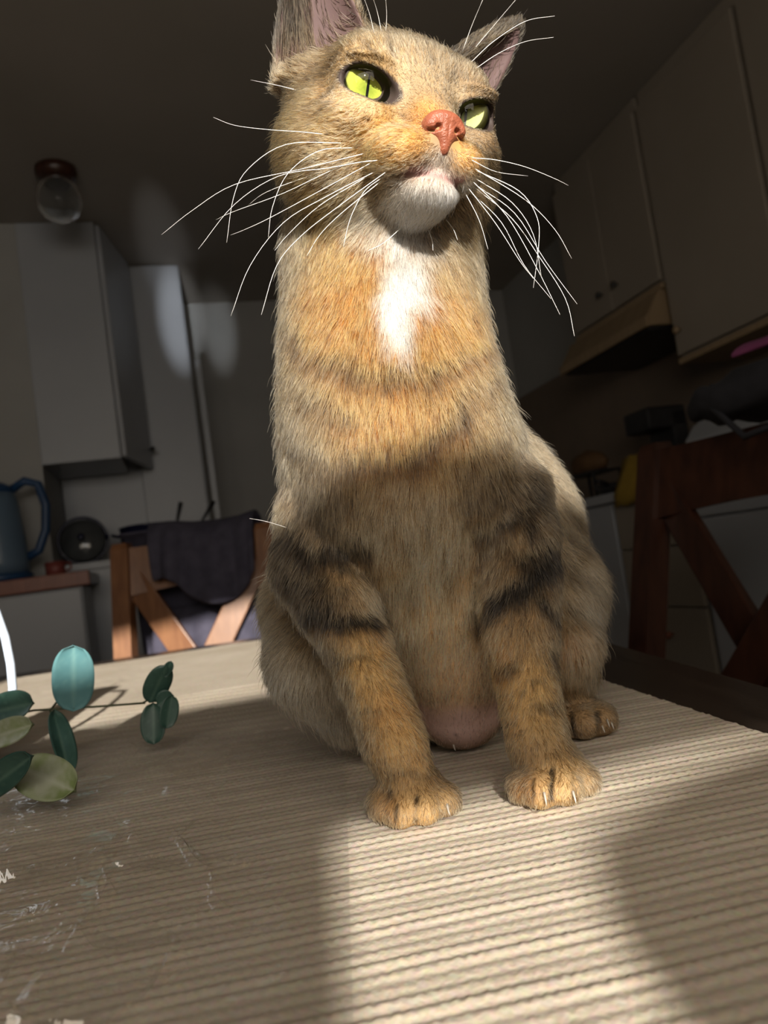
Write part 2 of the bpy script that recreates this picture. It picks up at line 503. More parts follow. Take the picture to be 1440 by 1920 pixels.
MU1 = .2585                  # the edge that runs past the cat's hind foot
RIB = .0072


def mat_height(u_, v_):
    ph = v_ / RIB * 2 * math.pi + .35 * np.sin(u_ * 23) + .2 * np.sin(u_ * 61 + v_ * 9)
    rib = .5 + .5 * np.cos(ph)
    row = np.floor((ph) / (2 * math.pi) + .5)
    tw = .5 + .5 * np.sin(u_ / .0046 * 2 * math.pi + row * 2.4 + 1.2 * np.sin(u_ * 170 + row * 5.1))
    return .0010 * rib ** .8 * (.40 + .60 * tw) - .0010 + .0003 * np.sin(u_ * 31 + row * 1.7) * rib


def mat_patch(us, vs_):
    U_, V_ = np.meshgrid(us, vs_, indexing='ij')
    xy = mat_w(U_, V_)
    z = TABLE - .0002 + mat_height(U_, V_)
    edge = np.minimum(np.minimum(U_ + .60, MU1 - U_), np.minimum(V_ - .03, 1.64 - V_))
    z = z - .004 * np.clip(1 - edge / .006, 0, 1)
    return np.concatenate([xy, z[..., None]], -1)


m_mat, nt, b = new_mat('cream_woven_mat')
N_ = nt.nodes.new; L_ = nt.links.new
tc = N_('ShaderNodeTexCoord')
n1 = N_('ShaderNodeTexNoise'); n1.inputs['Scale'].default_value = 9; n1.inputs['Detail'].default_value = 5
n2 = N_('ShaderNodeTexNoise'); n2.inputs['Scale'].default_value = 420; n2.inputs['Detail'].default_value = 3
r1 = N_('ShaderNodeValToRGB'); r1.color_ramp.elements[0].color = (.50, .425, .335, 1); r1.color_ramp.elements[1].color = (.61, .535, .44, 1)
r1.color_ramp.elements[0].position = .3; r1.color_ramp.elements[1].position = .7
mxx = N_('ShaderNodeMixRGB'); mxx.blend_type = 'MULTIPLY'; mxx.inputs[0].default_value = .35
bp = N_('ShaderNodeBump'); bp.inputs['Strength'].default_value = .6; bp.inputs['Distance'].default_value = .0008
L_(tc.outputs['Object'], n1.inputs['Vector']); L_(tc.outputs['Object'], n2.inputs['Vector'])
L_(n1.outputs['Fac'], r1.inputs[0]); L_(r1.outputs[0], mxx.inputs[1]); L_(n2.outputs['Color'], mxx.inputs[2])
L_(mxx.outputs[0], b.inputs['Base Color']); L_(n2.outputs['Fac'], bp.inputs['Height']); L_(bp.outputs[0], b.inputs['Normal'])
b.inputs['Roughness'].default_value = .9; b.inputs['Specular IOR Level'].default_value = .15

us = np.concatenate([np.arange(-.60, -.22, .006), np.arange(-.22, MU1, .0019), [MU1]])
vs2 = np.concatenate([np.arange(.03, .16, .004), np.arange(.16, .56, .00117), np.arange(.56, .95, .0019), np.arange(.95, 1.64, .0027), [1.64]])
G3 = mat_patch(us, vs2)
nu, nv = G3.shape[:2]
idx = np.arange(nu * nv).reshape(nu, nv)
q4 = np.stack([idx[:-1, :-1], idx[1:, :-1], idx[1:, 1:], idx[:-1, 1:]], -1).reshape(-1, 4)
me = bpy.data.meshes.new('table_mat')
me.vertices.add(nu * nv); me.vertices.foreach_set('co', G3.astype(np.float32).ravel())
me.loops.add(q4.size); me.loops.foreach_set('vertex_index', q4.astype(np.int32).ravel())
me.polygons.add(len(q4)); me.polygons.foreach_set('loop_start', np.arange(0, q4.size, 4, dtype=np.int32))
me.update(calc_edges=True); me.polygons.foreach_set('use_smooth', np.ones(len(q4), bool))
me.materials.append(m_mat)
tag(link(bpy.data.objects.new('table_mat', me)), 'cream ribbed woven mat spread over the dark table', 'mat')
print('mat', len(q4), time.time() - T0)

# ------------------------------------------------------------------ crumpled clear film on the mat
m_film = bpy.data.materials.new('clear_film'); m_film.use_nodes = True
nt = m_film.node_tree
for nd in list(nt.nodes):
    if nd.type == 'BSDF_PRINCIPLED': nt.nodes.remove(nd)
out = nt.nodes['Material Output']
tr = nt.nodes.new('ShaderNodeBsdfTransparent'); tr.inputs[0].default_value = (1, 1, 1, 1)
df = nt.nodes.new('ShaderNodeBsdfDiffuse'); df.inputs[0].default_value = (.72, .64, .54, 1)
gl = nt.nodes.new('ShaderNodeBsdfGlossy'); gl.inputs['Roughness'].default_value = .05
m1 = nt.nodes.new('ShaderNodeMixShader'); m1.inputs[0].default_value = .05
m2 = nt.nodes.new('ShaderNodeMixShader')
tn_ = nt.nodes.new('ShaderNodeTexNoise'); tn_.inputs['Scale'].default_value = 38; tn_.inputs['Detail'].default_value = 3; tn_.inputs['Distortion'].default_value = 1.2
tcf = nt.nodes.new('ShaderNodeTexCoord')
bpf = nt.nodes.new('ShaderNodeBump'); bpf.inputs['Strength'].default_value = .35; bpf.inputs['Distance'].default_value = .004
nt.links.new(tcf.outputs['Object'], tn_.inputs['Vector']); nt.links.new(tn_.outputs['Fac'], bpf.inputs['Height'])
nt.links.new(bpf.outputs[0], gl.inputs['Normal'])
nt.links.new(tr.outputs[0], m1.inputs[1]); nt.links.new(df.outputs[0], m1.inputs[2])
m2.inputs[0].default_value = .11
nt.links.new(m1.outputs[0], m2.inputs[1]); nt.links.new(gl.outputs[0], m2.inputs[2])
nt.links.new(m2.outputs[0], out.inputs['Surface'])

fu = np.linspace(0, 1, 300); fv = np.linspace(0, 1, 340)
FU, FV = np.meshgrid(fu, fv, indexing='ij')
# four corners on the table: near-left, near-right, far-right, far-left
c00, c10, c11, c01 = np.array([-.30, .10]), np.array([-.022, .12]), np.array([-.055, .600]), np.array([-.45, .735])
XY = (c00 * ((1 - FU) * (1 - FV))[..., None] + c10 * (FU * (1 - FV))[..., None] + c11 * (FU * FV)[..., None] + c01 * ((1 - FU) * FV)[..., None])
pts2 = np.concatenate([XY.reshape(-1, 2), np.zeros((XY.shape[0] * XY.shape[1], 1))], 1)


def vnoise2(Pn, f, seed):
    q = Pn * f + seed * 11.7
    i = np.floor(q).astype(np.int64); u = q - i; u = u * u * (3 - 2 * u)
    o_ = np.zeros(len(Pn))
    for c in range(4):
        ox, oy = c & 1, c >> 1
        hsh = ((i[:, 0] + ox) * 73856093) ^ ((i[:, 1] + oy) * 19349663) ^ (seed * 83492791)
        v = ((hsh * 1103515245 + 12345) & 0x7fffffff) / 0x3fffffff - 1.0
        o_ += v * np.where(ox, u[:, 0], 1 - u[:, 0]) * np.where(oy, u[:, 1], 1 - u[:, 1])
    return o_


pw = pts2.copy(); pw[:, 0] += .03 * vnoise2(pts2, 14, 1); pw[:, 1] += .03 * vnoise2(pts2, 14, 2)
crease = np.maximum(0, 1 - np.abs(vnoise2(pw, 16, 3)) * 7) * np.clip(.5 + vnoise2(pts2, 9, 5), 0, 1)
crease2 = np.maximum(0, 1 - np.abs(vnoise2(pw, 34, 4)) * 5) * np.clip(.3 + vnoise2(pts2, 12, 6), 0, 1)
left = np.clip((-.06 - pts2[:, 0]) / .08, .15, 1)
sharp = np.maximum(0, 1 - np.abs(vnoise2(pw, 24, 9)) * 9) * np.clip((-.07 - pts2[:, 0]) / .03, 0, 1) * np.clip((.40 - pts2[:, 1]) / .05, 0, 1)
zf = TABLE + .0016 + (.0050 * crease + .0022 * crease2) * left + .0080 * sharp + .004 * np.maximum(0, 1 - np.abs(vnoise2(pw, 40, 12)) * 6) * np.clip((-.085 - pts2[:, 0]) / .03, 0, 1) * np.clip(.4 + vnoise2(pts2, 15, 13), 0, 1) + .0010 * (1 + vnoise2(pts2, 22, 7))
fverts = np.concatenate([pts2[:, :2], zf[:, None]], 1)
idx = np.arange(300 * 340).reshape(300, 340)
q4 = np.stack([idx[:-1, :-1], idx[1:, :-1], idx[1:, 1:], idx[:-1, 1:]], -1).reshape(-1, 4)
tag(mesh_obj('plastic_film', fverts, [tuple(map(int, q)) for q in q4], m_film, None, True), 'crinkled clear plastic film lying over the ribbed mat', 'plastic film')


# ------------------------------------------------------------------ chairs with crossed backs
def chair(name, loc, rz, mat, label, tilt=.20, hw=.20):
    """local: +y is behind the back, x across; seat towards -y"""
    t = tag(empty(name, loc, rz), label, 'chair', 'cross-back dining chairs')
    lean = lambda z: .0 + max(0, z - .44) * tilt
    for s in (-1, 1):
        bm = bmesh.new()
        pr = [(.0, .0), (.44, .0), (1.0, .0)]
        w, d = .024, .024
        rows = []
        for z in (0.0, .25, .44, .62, .80, .985, 1.0):
            y = lean(z) + (.05 * (.44 - z) / .44 if z < .44 else 0)
            k = .8 if z == 1.0 else 1
            rows.append([bm.verts.new((s * hw + a * w * k, y + c * d * k, z)) for a, c in ((-1, -1), (1, -1), (1, 1), (-1, 1))])
        bm.faces.new(rows[0][::-1]); bm.faces.new(rows[-1])
        for i in range(len(rows) - 1):
            for j in range(4): bm.faces.new((rows[i][j], rows[i][(j + 1) % 4], rows[i + 1][(j + 1) % 4], rows[i + 1][j]))
        bm_obj('back_post', bm, mat, t)
        box('leg', s * (hw - .015) - .02, s * (hw - .015) + .02, -.40, -.36, 0, .40, mat, t, .003)
    # crest rail, gently bowed
    bm = bmesh.new(); rows = []
    for i in range(13):
        q_ = hw - .017; x = -q_ + 2 * q_ * i / 12; bow = .022 * (1 - (x / q_) ** 2); low = .012 * (x / q_) ** 2
        rows.append([bm.verts.new((x, lean(z) + bow + dy, z)) for z, dy in ((.865 - low, -.011), (.865 - low, .011), (.985, .011), (.985, -.011))])
    bm.faces.new(rows[0][::-1]); bm.faces.new(rows[-1])
    for i in range(12):
        for j in range(4): bm.faces.new((rows[i][j], rows[i][(j + 1) % 4], rows[i + 1][(j + 1) % 4], rows[i + 1][j]))
    bm_obj('crest_rail', bm, mat, t)
    for s in (-1, 1):
        beam('cross_slat', (-s * (hw - .025), lean(.90) + s * .008, .90), (s * (hw - .025), lean(.32) + s * .008, .32), .066, .018, mat, t, (0, 1, 0), .003)
    beam('lower_rail', (-hw + .015, .0, .43), (hw - .015, .0, .43), .045, .018, mat, t, (0, 1, 0), .003)
    box('seat', -hw - .015, hw + .015, -.42, -.03, .40, .435, mat, t, .008)
    for s in (-1, 1):
        beam('side_stretcher', (s * (hw - .012), -.37, .22), (s * (hw - .002), .03, .22), .03, .018, mat, t, (1, 0, 0), .003)
    return t


pL = W(338, 1010, 1.93)
chair('dining_chair', (pL[0], pL[1], 0), math.radians(-2), m_lwood, 'brown cross-back chair with a dark jacket hung over it')
pR = W(1232, 845, 1.46)
yawR = math.radians(-66)
off = np.array([math.cos(yawR) * -.235 - math.sin(yawR) * .157, math.sin(yawR) * -.235 + math.cos(yawR) * .157])
chair('dining_chair', (pR[0] - off[0], pR[1] - off[1], 0), yawR, m_dwood, 'very dark cross-back chair beside the table edge with a black bag on it', .28, .235)

# jacket hung over the far chair
t = tag(empty('jacket', (pL[0], pL[1], 0), math.radians(-2)), 'dark navy jacket draped over the back of the brown chair', 'jacket')


def sheet(name, x0, x1, prof, mat, parent, amp=.012, nx=36, thick=.012, lowwave=.03, seed=0):
    bm = bmesh.new(); rows = []
    m = len(prof)
    for j, (y, z) in enumerate(prof):
        r_ = []
        for i in range(nx + 1):
            u_ = i / nx; x = x0 + (x1 - x0) * u_
            k = j / (m - 1)
            w_ = amp * k * (math.sin(u_ * 17 + seed) + .6 * math.sin(u_ * 31 + 2 * seed + 3 * k))
            r_.append(bm.verts.new((x + .015 * k * math.sin(9 * u_ + seed), y + w_, z + lowwave * k * math.sin(u_ * 6 + seed))))
        rows.append(r_)
    for j in range(m - 1):
        for i in range(nx): bm.faces.new((rows[j][i], rows[j][i + 1], rows[j + 1][i + 1], rows[j + 1][i]))
    o = bm_obj(name, bm, mat, parent, True)
    md = o.modifiers.new('thickness', 'SOLIDIFY'); md.thickness = thick; md.offset = 1
    sb = o.modifiers.new('smooth', 'SUBSURF'); sb.levels = 1; sb.render_levels = 1
    return o


sheet('front_flap', -.12, .185, [(.16, 1.022), (.125, 1.03), (.085, 1.012), (.068, .96), (.058, .90), (.052, .84)], m_jacket, t, .010, lowwave=.045, seed=1)
sheet('back_panel', -.215, .19, [(.12, 1.022), (.158, 1.015), (.175, .96), (.178, .86), (.176, .74), (.175, .60), (.172, .50)], m_jacket, t, .014, lowwave=.02, seed=2)
sheet('sleeve', -.13, .17, [(.155, .80), (.135, .79), (.115, .765), (.105, .72), (.10, .62), (.095, .50)], m_jacket, t, .018, lowwave=.02, seed=4)

# black bag lying on the crest rail of the near chair, a folded magenta scarf on it
t = tag(empty('bag', (pR[0] - off[0], pR[1] - off[1], 0), yawR), 'flat black bag resting on top of the dark chair back', 'bag')
bm = bmesh.new(); bmesh.ops.create_icosphere(bm, subdivisions=4, radius=1)
for v in bm.verts:
    x, y, z = v.co
    sx = math.copysign(abs(x) ** .6, x); sz = math.copysign(abs(z) ** .7, z)
    v.co = Vector((.05 + .17 * sx, .160 + .09 * y, 1.035 + .045 * sz * (1 + .30 * x) + .006 * math.sin(13 * x + 7 * y)))
bm_obj('pouch', bm, m_black, t, True)
vs_, fs_ = tube_path([(-.02, .09, 1.06), (-.02, .08, 1.02), (.04, .07, .96), (.12, .07, .97), (.15, .09, 1.03)], .006, 8); mesh_obj('strap', vs_, fs_, m_black, t, True)
m_mag = noise_mat('magenta_cloth', (.16, .03, .10), (.22, .05, .14), 20, .9, .3)
sc_ = tag(empty('scarf', (pR[0] - off[0], pR[1] - off[1], 0), yawR), 'folded magenta scarf lying on the black bag', 'scarf')
sheet('folds', .02, .20, [(.09, 1.087), (.12, 1.105), (.16, 1.110), (.20, 1.105), (.24, 1.082)], m_mag, sc_, .006, 18, .012, .006, 3)

# ------------------------------------------------------------------ white jug and the leafy sprig
m_jug = noise_mat('white_glaze', (.62, .72, .88), (.66, .76, .90), 6, .12, spec=.6)
jc = atz(-118, 1500, TABLE); jb = W(-118, 1300, .64)
t = tag(empty('jug', (jb[0], jb[1], TABLE)), 'white glazed jug whose curved handle shows at the picture edge', 'jug')
lathe('body', [(.028, 0), (.034, .004), (.041, .03), (.043, .06), (.038, .095), (.030, .125), (.027, .150), (.031, .168), (.028, .168), (.024, .150), (.026, .12)], m_jug, t, 40, cap=False)
hp = [(-80, 1100), (-30, 1105), (-8, 1145), (10, 1195), (20, 1245), (24, 1290), (20, 1335), (8, 1375), (-14, 1400), (-60, 1408)]
hp = [W(x, y, .64) - np.array([jb[0], jb[1], TABLE]) for x, y in hp]
vs_, fs_ = tube_path(hp, .0036, 12); mesh_obj('handle', vs_, fs_, m_jug, t, True)


def leaf_mat(name, c1, c2, c3):
    m, nt, b = new_mat(name)
    tc = nt.nodes.new('ShaderNodeTexCoord'); n = nt.nodes.new('ShaderNodeTexNoise'); n.inputs['Scale'].default_value = 55; n.inputs['Detail'].default_value = 5
    r = nt.nodes.new('ShaderNodeValToRGB'); r.color_ramp.elements[0].color = (*c1, 1); r.color_ramp.elements[1].color = (*c2, 1)
    r.color_ramp.elements[0].position = .38; r.color_ramp.elements[1].position = .62
    uv = nt.nodes.new('ShaderNodeAttribute'); uv.attribute_name = 'vein'
    mx = nt.nodes.new('ShaderNodeMixRGB'); mx.inputs[2].default_value = (*c3, 1)
    nt.links.new(tc.outputs['Object'], n.inputs['Vector']); nt.links.new(n.outputs['Fac'], r.inputs[0])
    nt.links.new(r.outputs[0], mx.inputs[1]); nt.links.new(uv.outputs['Fac'], mx.inputs[0]); nt.links.new(mx.outputs[0], b.inputs['Base Color'])
    b.inputs['Roughness'].default_value = .42
    return m


m_leafd = leaf_mat('dark_leaf', (.022, .062, .050), (.035, .085, .066), (.07, .13, .10))
m_leafb = leaf_mat('blue_green_leaf', (.085, .21, .23), (.11, .25, .27), (.15, .30, .30))
m_leafp = leaf_mat('pale_leaf', (.17, .22, .085), (.30, .32, .24), (.36, .38, .30))
m_stem = noise_mat('green_stem', (.05, .06, .03), (.08, .09, .045), 30, .5)

t = tag(empty('leafy_sprig', (jb[0], jb[1], TABLE)), 'drooping sprig of round blue-green leaves hanging beside the jug', 'plant')
t_off = np.array([jb[0], jb[1], TABLE])


def leaf(base, tip_, wpx, d0, d1, mat, cup=.12, twist=0.0, round_=1.0):
    """a leaf from base to tip (pixels with their own depths), thick and slightly cupped"""
    A_ = W(base[0], base[1], d0); B_ = W(tip_[0], tip_[1], d1)
    ax_ = B_ - A_; Ln = np.linalg.norm(ax_); ax_ /= Ln
    vw = (A_ + B_) / 2 - CAM; vw /= np.linalg.norm(vw)
    nrm = -vw + UP * .25 + RIGHT * twist; nrm -= ax_ * (nrm @ ax_); nrm /= np.linalg.norm(nrm)
    sd = np.cross(ax_, nrm); hw = px(wpx, (d0 + d1) / 2)
    nl, nw = 18, 10
    vs_, vein = [], []
    for side in (1, -1):
        for i in range(nl + 1):
            s = i / nl
            wd = hw * (max(0.0, 1 - abs(2 * s - 1) ** (2.2 * round_))) ** .5 + .0001
            for j in range(nw + 1):
                q = 2 * j / nw - 1
                c = A_ + ax_ * Ln * s + sd * wd * q + nrm * (Ln * cup * (q * q * .5 - 1.2 * s * s * .5) + hw * .10 * abs(q)) + nrm * .0005 * side
                vs_.append(c - t_off)
                vein.append(max(0, 1 - abs(q) / .10) * .8 + .45 * max(0, 1 - abs(((s - abs(q) * .22) * 7) % 1 - .5) / .10) * (abs(q) < .85))
    fs_ = []
    K = (nl + 1) * (nw + 1)
    for i in range(nl):
        for j in range(nw):
            a = i * (nw + 1) + j
            fs_.append((a, a + 1, a + nw + 2, a + nw + 1))
            fs_.append((K + a, K + a + nw + 1, K + a + nw + 2, K + a + 1))
    for i in range(nl):
        for j, fl in ((0, 0), (nw, 1)):
            a = i * (nw + 1) + j; b_ = a + nw + 1
            fs_.append((a, b_, K + b_, K + a) if not fl else (a, K + a, K + b_, b_))
    o = mesh_obj('leaf', vs_, fs_, mat, t, True)
    at_ = o.data.attributes.new('vein', 'FLOAT', 'POINT'); at_.data.foreach_set('value', np.clip(vein, 0, 1).astype(np.float32))
    return o


def stem(pts, r=.0009):
    q = np.array([W(x, y, d) for x, y, d in pts]) - t_off
    vs_, fs_ = tube_path(q, r, 7)
    return mesh_obj('stem', vs_, fs_, m_stem, t, True)


leaf((138, 1330), (138, 1209), 37, .600, .585, m_leafb, .05, -.1, 1.15)
leaf((280, 1318), (312, 1246), 24, .600, .600, m_leafd, -.12, .4)
leaf((308, 1268), (321, 1240), 9, .600, .598, m_leafd, .05, .3)
leaf((296, 1322), (326, 1304), 20, .598, .600, m_leafd, .05, .5)
leaf((288, 1318), (288, 1396), 23, .600, .590, m_leafd, .10, -.2)
leaf((322, 1304), (312, 1366), 17, .596, .590, m_leafd, .06, .2)
leaf((-30, 1340), (62, 1318), 32, .590, .575, m_leafd, .06, -.3)
leaf((-25, 1388), (60, 1358), 26, .580, .560, m_leafp, .08, .1)
leaf((100, 1338), (132, 1448), 22, .590, .540, m_leafd, .08, .5)
leaf((36, 1440), (140, 1482), 42, .470, .450, m_leafp, .08, 0)
leaf((-35, 1490), (58, 1418), 30, .462, .440, m_leafd, .06, 0)
stem([(-118, 1010, .64), (-108, 1050, .66), (-70, 1180, .67), (-35, 1310, .605), (0, 1345, .598), (62, 1332, .598), (95, 1330, .600), (180, 1325, .600), (272, 1318, .600)])
stem([(95, 1331, .600), (105, 1318, .600), (118, 1306, .599)]); stem([(93, 1330, .600), (98, 1342, .599), (104, 1352, .597)])
stem([(268, 1318, .600), (278, 1312, .600), (284, 1300, .600)]); stem([(-60, 1330, .60), (-50, 1400, .50), (-20, 1440, .48), (36, 1440, .470)], .0011)
print('room done', time.time() - T0)


# ------------------------------------------------------------------ the cat: an implicit body turned into one mesh
class Field:
    def __init__(self, xs, ys, zs):
        self.x, self.y, self.z = (a.astype(np.float32) for a in (xs, ys, zs))
        self.D = np.full((len(xs), len(ys), len(zs)), 1.0, np.float32)

    def _box(self, lo, hi):
        sl = []
        for a, l, h in zip((self.x, self.y, self.z), lo, hi):
            i = max(int(np.searchsorted(a, l)) - 1, 0)
            j = min(int(np.searchsorted(a, h)) + 1, len(a))
            sl.append(slice(i, j))
        return tuple(sl)

    def _apply(self, lo, hi, fn, k, op):
        m = k + 0.010
        sl = self._box(np.asarray(lo) - m, np.asarray(hi) + m)
        X = self.x[sl[0]][:, None, None]
        Y = self.y[sl[1]][None, :, None]
        Z = self.z[sl[2]][None, None, :]
        d = fn(X, Y, Z).astype(np.float32)
        a = self.D[sl]
        if op == 'sub':
            d = -d
            hh = np.maximum(k - np.abs(a - d), 0) / k
            self.D[sl] = np.maximum(a, d) + hh * hh * k * 0.25
        else:
            hh = np.maximum(k - np.abs(a - d), 0) / k
            self.D[sl] = np.minimum(a, d) - hh * hh * k * 0.25

    def cone(self, a, b, ra, rb, k=0.01, op='add'):
        a = np.asarray(a, float); b = np.asarray(b, float)
        ab = b - a
        L2 = float(ab @ ab) + 1e-12

        def fn(X, Y, Z):
            t = np.clip(((X - a[0]) * ab[0] + (Y - a[1]) * ab[1] + (Z - a[2]) * ab[2]) / L2, 0, 1)
            dx = X - a[0] - t * ab[0]; dy = Y - a[1] - t * ab[1]; dz = Z - a[2] - t * ab[2]
            return np.sqrt(dx * dx + dy * dy + dz * dz) - (ra + (rb - ra) * t)
        lo = np.minimum(a - ra, b - rb); hi = np.maximum(a + ra, b + rb)
        self._apply(lo, hi, fn, k, op)

    def chain(self, pts, k=0.01):
        for (a, ra), (b, rb) in zip(pts[:-1], pts[1:]):
            self.cone(a, b, ra, rb, k)

    def ell(self, c, r, M=None, k=0.01, op='add'):
        """ellipsoid; the rows of M are its axes"""
        c = np.asarray(c, float); r = np.asarray(r, float)
        M = np.eye(3) if M is None else np.asarray(M, float)

        def fn(X, Y, Z):
            dx, dy, dz = X - c[0], Y - c[1], Z - c[2]
            k0 = 0; k1 = 0
            for i in range(3):
                q = dx * M[i, 0] + dy * M[i, 1] + dz * M[i, 2]
                k0 = k0 + (q / r[i]) ** 2
                k1 = k1 + (q / r[i] ** 2) ** 2
            k0 = np.sqrt(k0); k1 = np.sqrt(k1) + 1e-9
            return k0 * (k0 - 1) / k1
        e = np.sqrt(((M * r[:, None]) ** 2).sum(0))
        self._apply(c - e, c + e, fn, k, op)

    def mesh(self):
        D = self.D
        S = D < 0
        nx, ny, nz = D.shape
        cnt = np.zeros((nx - 1, ny - 1, nz - 1), np.int8)
        for i in (0, 1):
            for j in (0, 1):
                for k in (0, 1):
                    cnt += S[i:nx - 1 + i, j:ny - 1 + j, k:nz - 1 + k]
        act = np.argwhere((cnt > 0) & (cnt < 8))
        vid = np.full(cnt.shape, -1, np.int32)
        vid[act[:, 0], act[:, 1], act[:, 2]] = np.arange(len(act))
        acc = np.zeros((len(act), 3)); num = np.zeros(len(act))
        ax = (self.x.astype(float), self.y.astype(float), self.z.astype(float))
        cor = [(i, j, k) for i in (0, 1) for j in (0, 1) for k in (0, 1)]
        for c0 in cor:
            for d in range(3):
                if c0[d]: continue
                c1 = list(c0); c1[d] = 1
                i0 = act + np.array(c0); i1 = act + np.array(c1)
                v0 = D[i0[:, 0], i0[:, 1], i0[:, 2]].astype(float); v1 = D[i1[:, 0], i1[:, 1], i1[:, 2]].astype(float)
                m = (v0 < 0) != (v1 < 0)
                t = np.where(m, v0 / (v0 - v1 + 1e-20), 0)
                P = np.stack([ax[q][i0[:, q]] * (1 - t) + ax[q][i1[:, q]] * t for q in range(3)], 1)
                acc[m] += P[m]; num[m] += 1
        V = acc / num[:, None]
        faces = []
        # edges along x, y, z
        for d in range(3):
            o = [(1, 2), (2, 0), (0, 1)][d]
            A = [slice(None)] * 3; B = [slice(None)] * 3
            A[d] = slice(0, -1); B[d] = slice(1, None)
            s0 = S[tuple(A)]; s1 = S[tuple(B)]
            e = np.argwhere(s0 != s1)
            ok = (e[:, o[0]] > 0) & (e[:, o[1]] > 0) & (e[:, o[0]] < D.shape[o[0]] - 1) & (e[:, o[1]] < D.shape[o[1]] - 1)
            e = e[ok]
            inside0 = s0[e[:, 0], e[:, 1], e[:, 2]]
            q = []
            for (da, db) in ((-1, -1), (0, -1), (0, 0), (-1, 0)):
                c = e.copy(); c[:, o[0]] += da; c[:, o[1]] += db
                q.append(vid[c[:, 0], c[:, 1], c[:, 2]])
            q = np.stack(q, 1)
            q[~inside0] = q[~inside0][:, ::-1]
            faces.append(q)
        return V, np.concatenate(faces)


def smooth_verts(V, Q, n=1, lam=0.5):
    e = np.concatenate([Q[:, [0, 1]], Q[:, [1, 2]], Q[:, [2, 3]], Q[:, [3, 0]]])
    e = np.concatenate([e, e[:, ::-1]])
    deg = np.bincount(e[:, 0], minlength=len(V))[:, None]
    for _ in range(n):
        for l in (lam, -lam * 1.04):
            s = np.stack([np.bincount(e[:, 0], weights=V[e[:, 1], k], minlength=len(V)) for k in range(3)], 1) / np.maximum(deg, 1)
            V = V + l * (s - V)
    return V


def quad_mesh(name, V, Q, mat, parent=None):
    me = bpy.data.meshes.new(name)
    me.vertices.add(len(V)); me.vertices.foreach_set('co', V.astype(np.float32).ravel())
    me.loops.add(Q.size); me.loops.foreach_set('vertex_index', Q.astype(np.int32).ravel())
    me.polygons.add(len(Q))
    me.polygons.foreach_set('loop_start', np.arange(0, Q.size, 4, dtype=np.int32))
    me.update(calc_edges=True)
    me.validate()
    me.polygons.foreach_set('use_smooth', np.ones(len(me.polygons), bool))
    if mat: me.materials.append(mat)
    return link(bpy.data.objects.new(name, me), parent)


# --- head frame: local axes in centimetre-like units; x = cat's own left (picture right), y = nose, z = crown
HEAD_C = W(722, 262, 0.405)
HS = 0.0120
h_yaw, h_pitch, h_roll = math.radians(25), math.radians(-15), math.radians(6.5)
hf = np.array([math.sin(h_yaw) * math.cos(h_pitch), -math.cos(h_yaw) * math.cos(h_pitch), math.sin(h_pitch)])
hx = np.cross(np.array([0, 0, 1.0]), hf); hx = hx / np.linalg.norm(hx)
hz = np.cross(hf, -hx); hz = np.cross(hx, hf) * 1.0
if hz[2] < 0: hz = -hz
# x axis must point to picture right
if hx[0] < 0: hx = -hx
hx, hz = (math.cos(h_roll) * hx - math.sin(h_roll) * hz, math.cos(h_roll) * hz + math.sin(h_roll) * hx)
HM = np.stack([hx, hf, hz])                     # rows


def H(x, y, z):
    return HEAD_C + HS * (x * hx + y * hf + z * hz)


def toH(P):
    return (np.asarray(P) - HEAD_C) @ HM.T / HS


EYE = {s: (s * 2.36, 2.86, 0.55) for s in (-1, 1)}   # eyeball centres, local
EYE_R = 1.14
EAR_R = 2.15


def axis(lo, hi, flo, fhi, coarse, fine):
    a = [np.arange(lo, flo, coarse), np.arange(max(lo, flo), min(hi, fhi), fine), np.arange(fhi, hi, coarse)]
    a = np.concatenate(a)
    keep = np.concatenate([[True], np.diff(a) > fine * 0.5])
    return a[keep]


hc = HEAD_C
fld = Field(axis(-0.17, 0.18, hc[0] - 0.075, hc[0] + 0.085, 0.0026, 0.0012),
            axis(0.29, 0.86, hc[1] - 0.085, hc[1] + 0.07, 0.0030, 0.0012),
            axis(TABLE - 0.004, hc[2] + 0.13, hc[2] - 0.07, hc[2] + 0.13, 0.0026, 0.0012))


def P(x, y, d, r):
    return (W(x, y, d), px(r, d))


# trunk
fld.chain([P(712, 330, .440, 120), P(714, 430, .440, 150), P(716, 540, .440, 160), P(722, 660, .440, 175), P(738, 790, .440, 192),
           P(756, 900, .452, 200), P(775, 1040, .475, 185)], 0.02)
fld.chain([P(790, 850, .490, 165), P(850, 1010, .545, 215), P(850, 1150, .585, 240)], 0.03)
fld.chain([P(800, 1000, .460, 130), P(815, 1120, .462, 120), P(842, 1220, .470, 105), P(862, 1318, .478, 84)], 0.02)
# haunches and hind feet
fld.chain([P(960, 1080, .560, 130), P(1030, 1110, .500, 90), P(1045, 1200, .470, 72)], 0.015)
fld.chain([P(700, 1120, .560, 130), P(600, 1140, .485, 90), P(600, 1235, .455, 80), P(650, 1325, .470, 55)], 0.015)
fld.chain([P(1045, 1210, .475, 66), P(1054, 1262, .485, 50), P(1062, 1345, .490, 34)], 0.008)
# fore legs
fld.chain([P(600, 960, .435, 75), P(598, 1060, .425, 76), P(632, 1130, .410, 66), P(664, 1200, .398, 55), P(692, 1270, .386, 50),
           P(716, 1330, .377, 50), P(738, 1390, .370, 51), P(758, 1440, .366, 48)], 0.008)
fld.chain([P(945, 930, .440, 80), P(962, 1000, .430, 72), P(972, 1080, .418, 66), P(974, 1140, .410, 62), P(978, 1200, .402, 58), P(986, 1270, .392, 50), P(997, 1330, .383, 47),
           P(1008, 1390, .375, 48), P(1022, 1430, .370, 47)], 0.008)


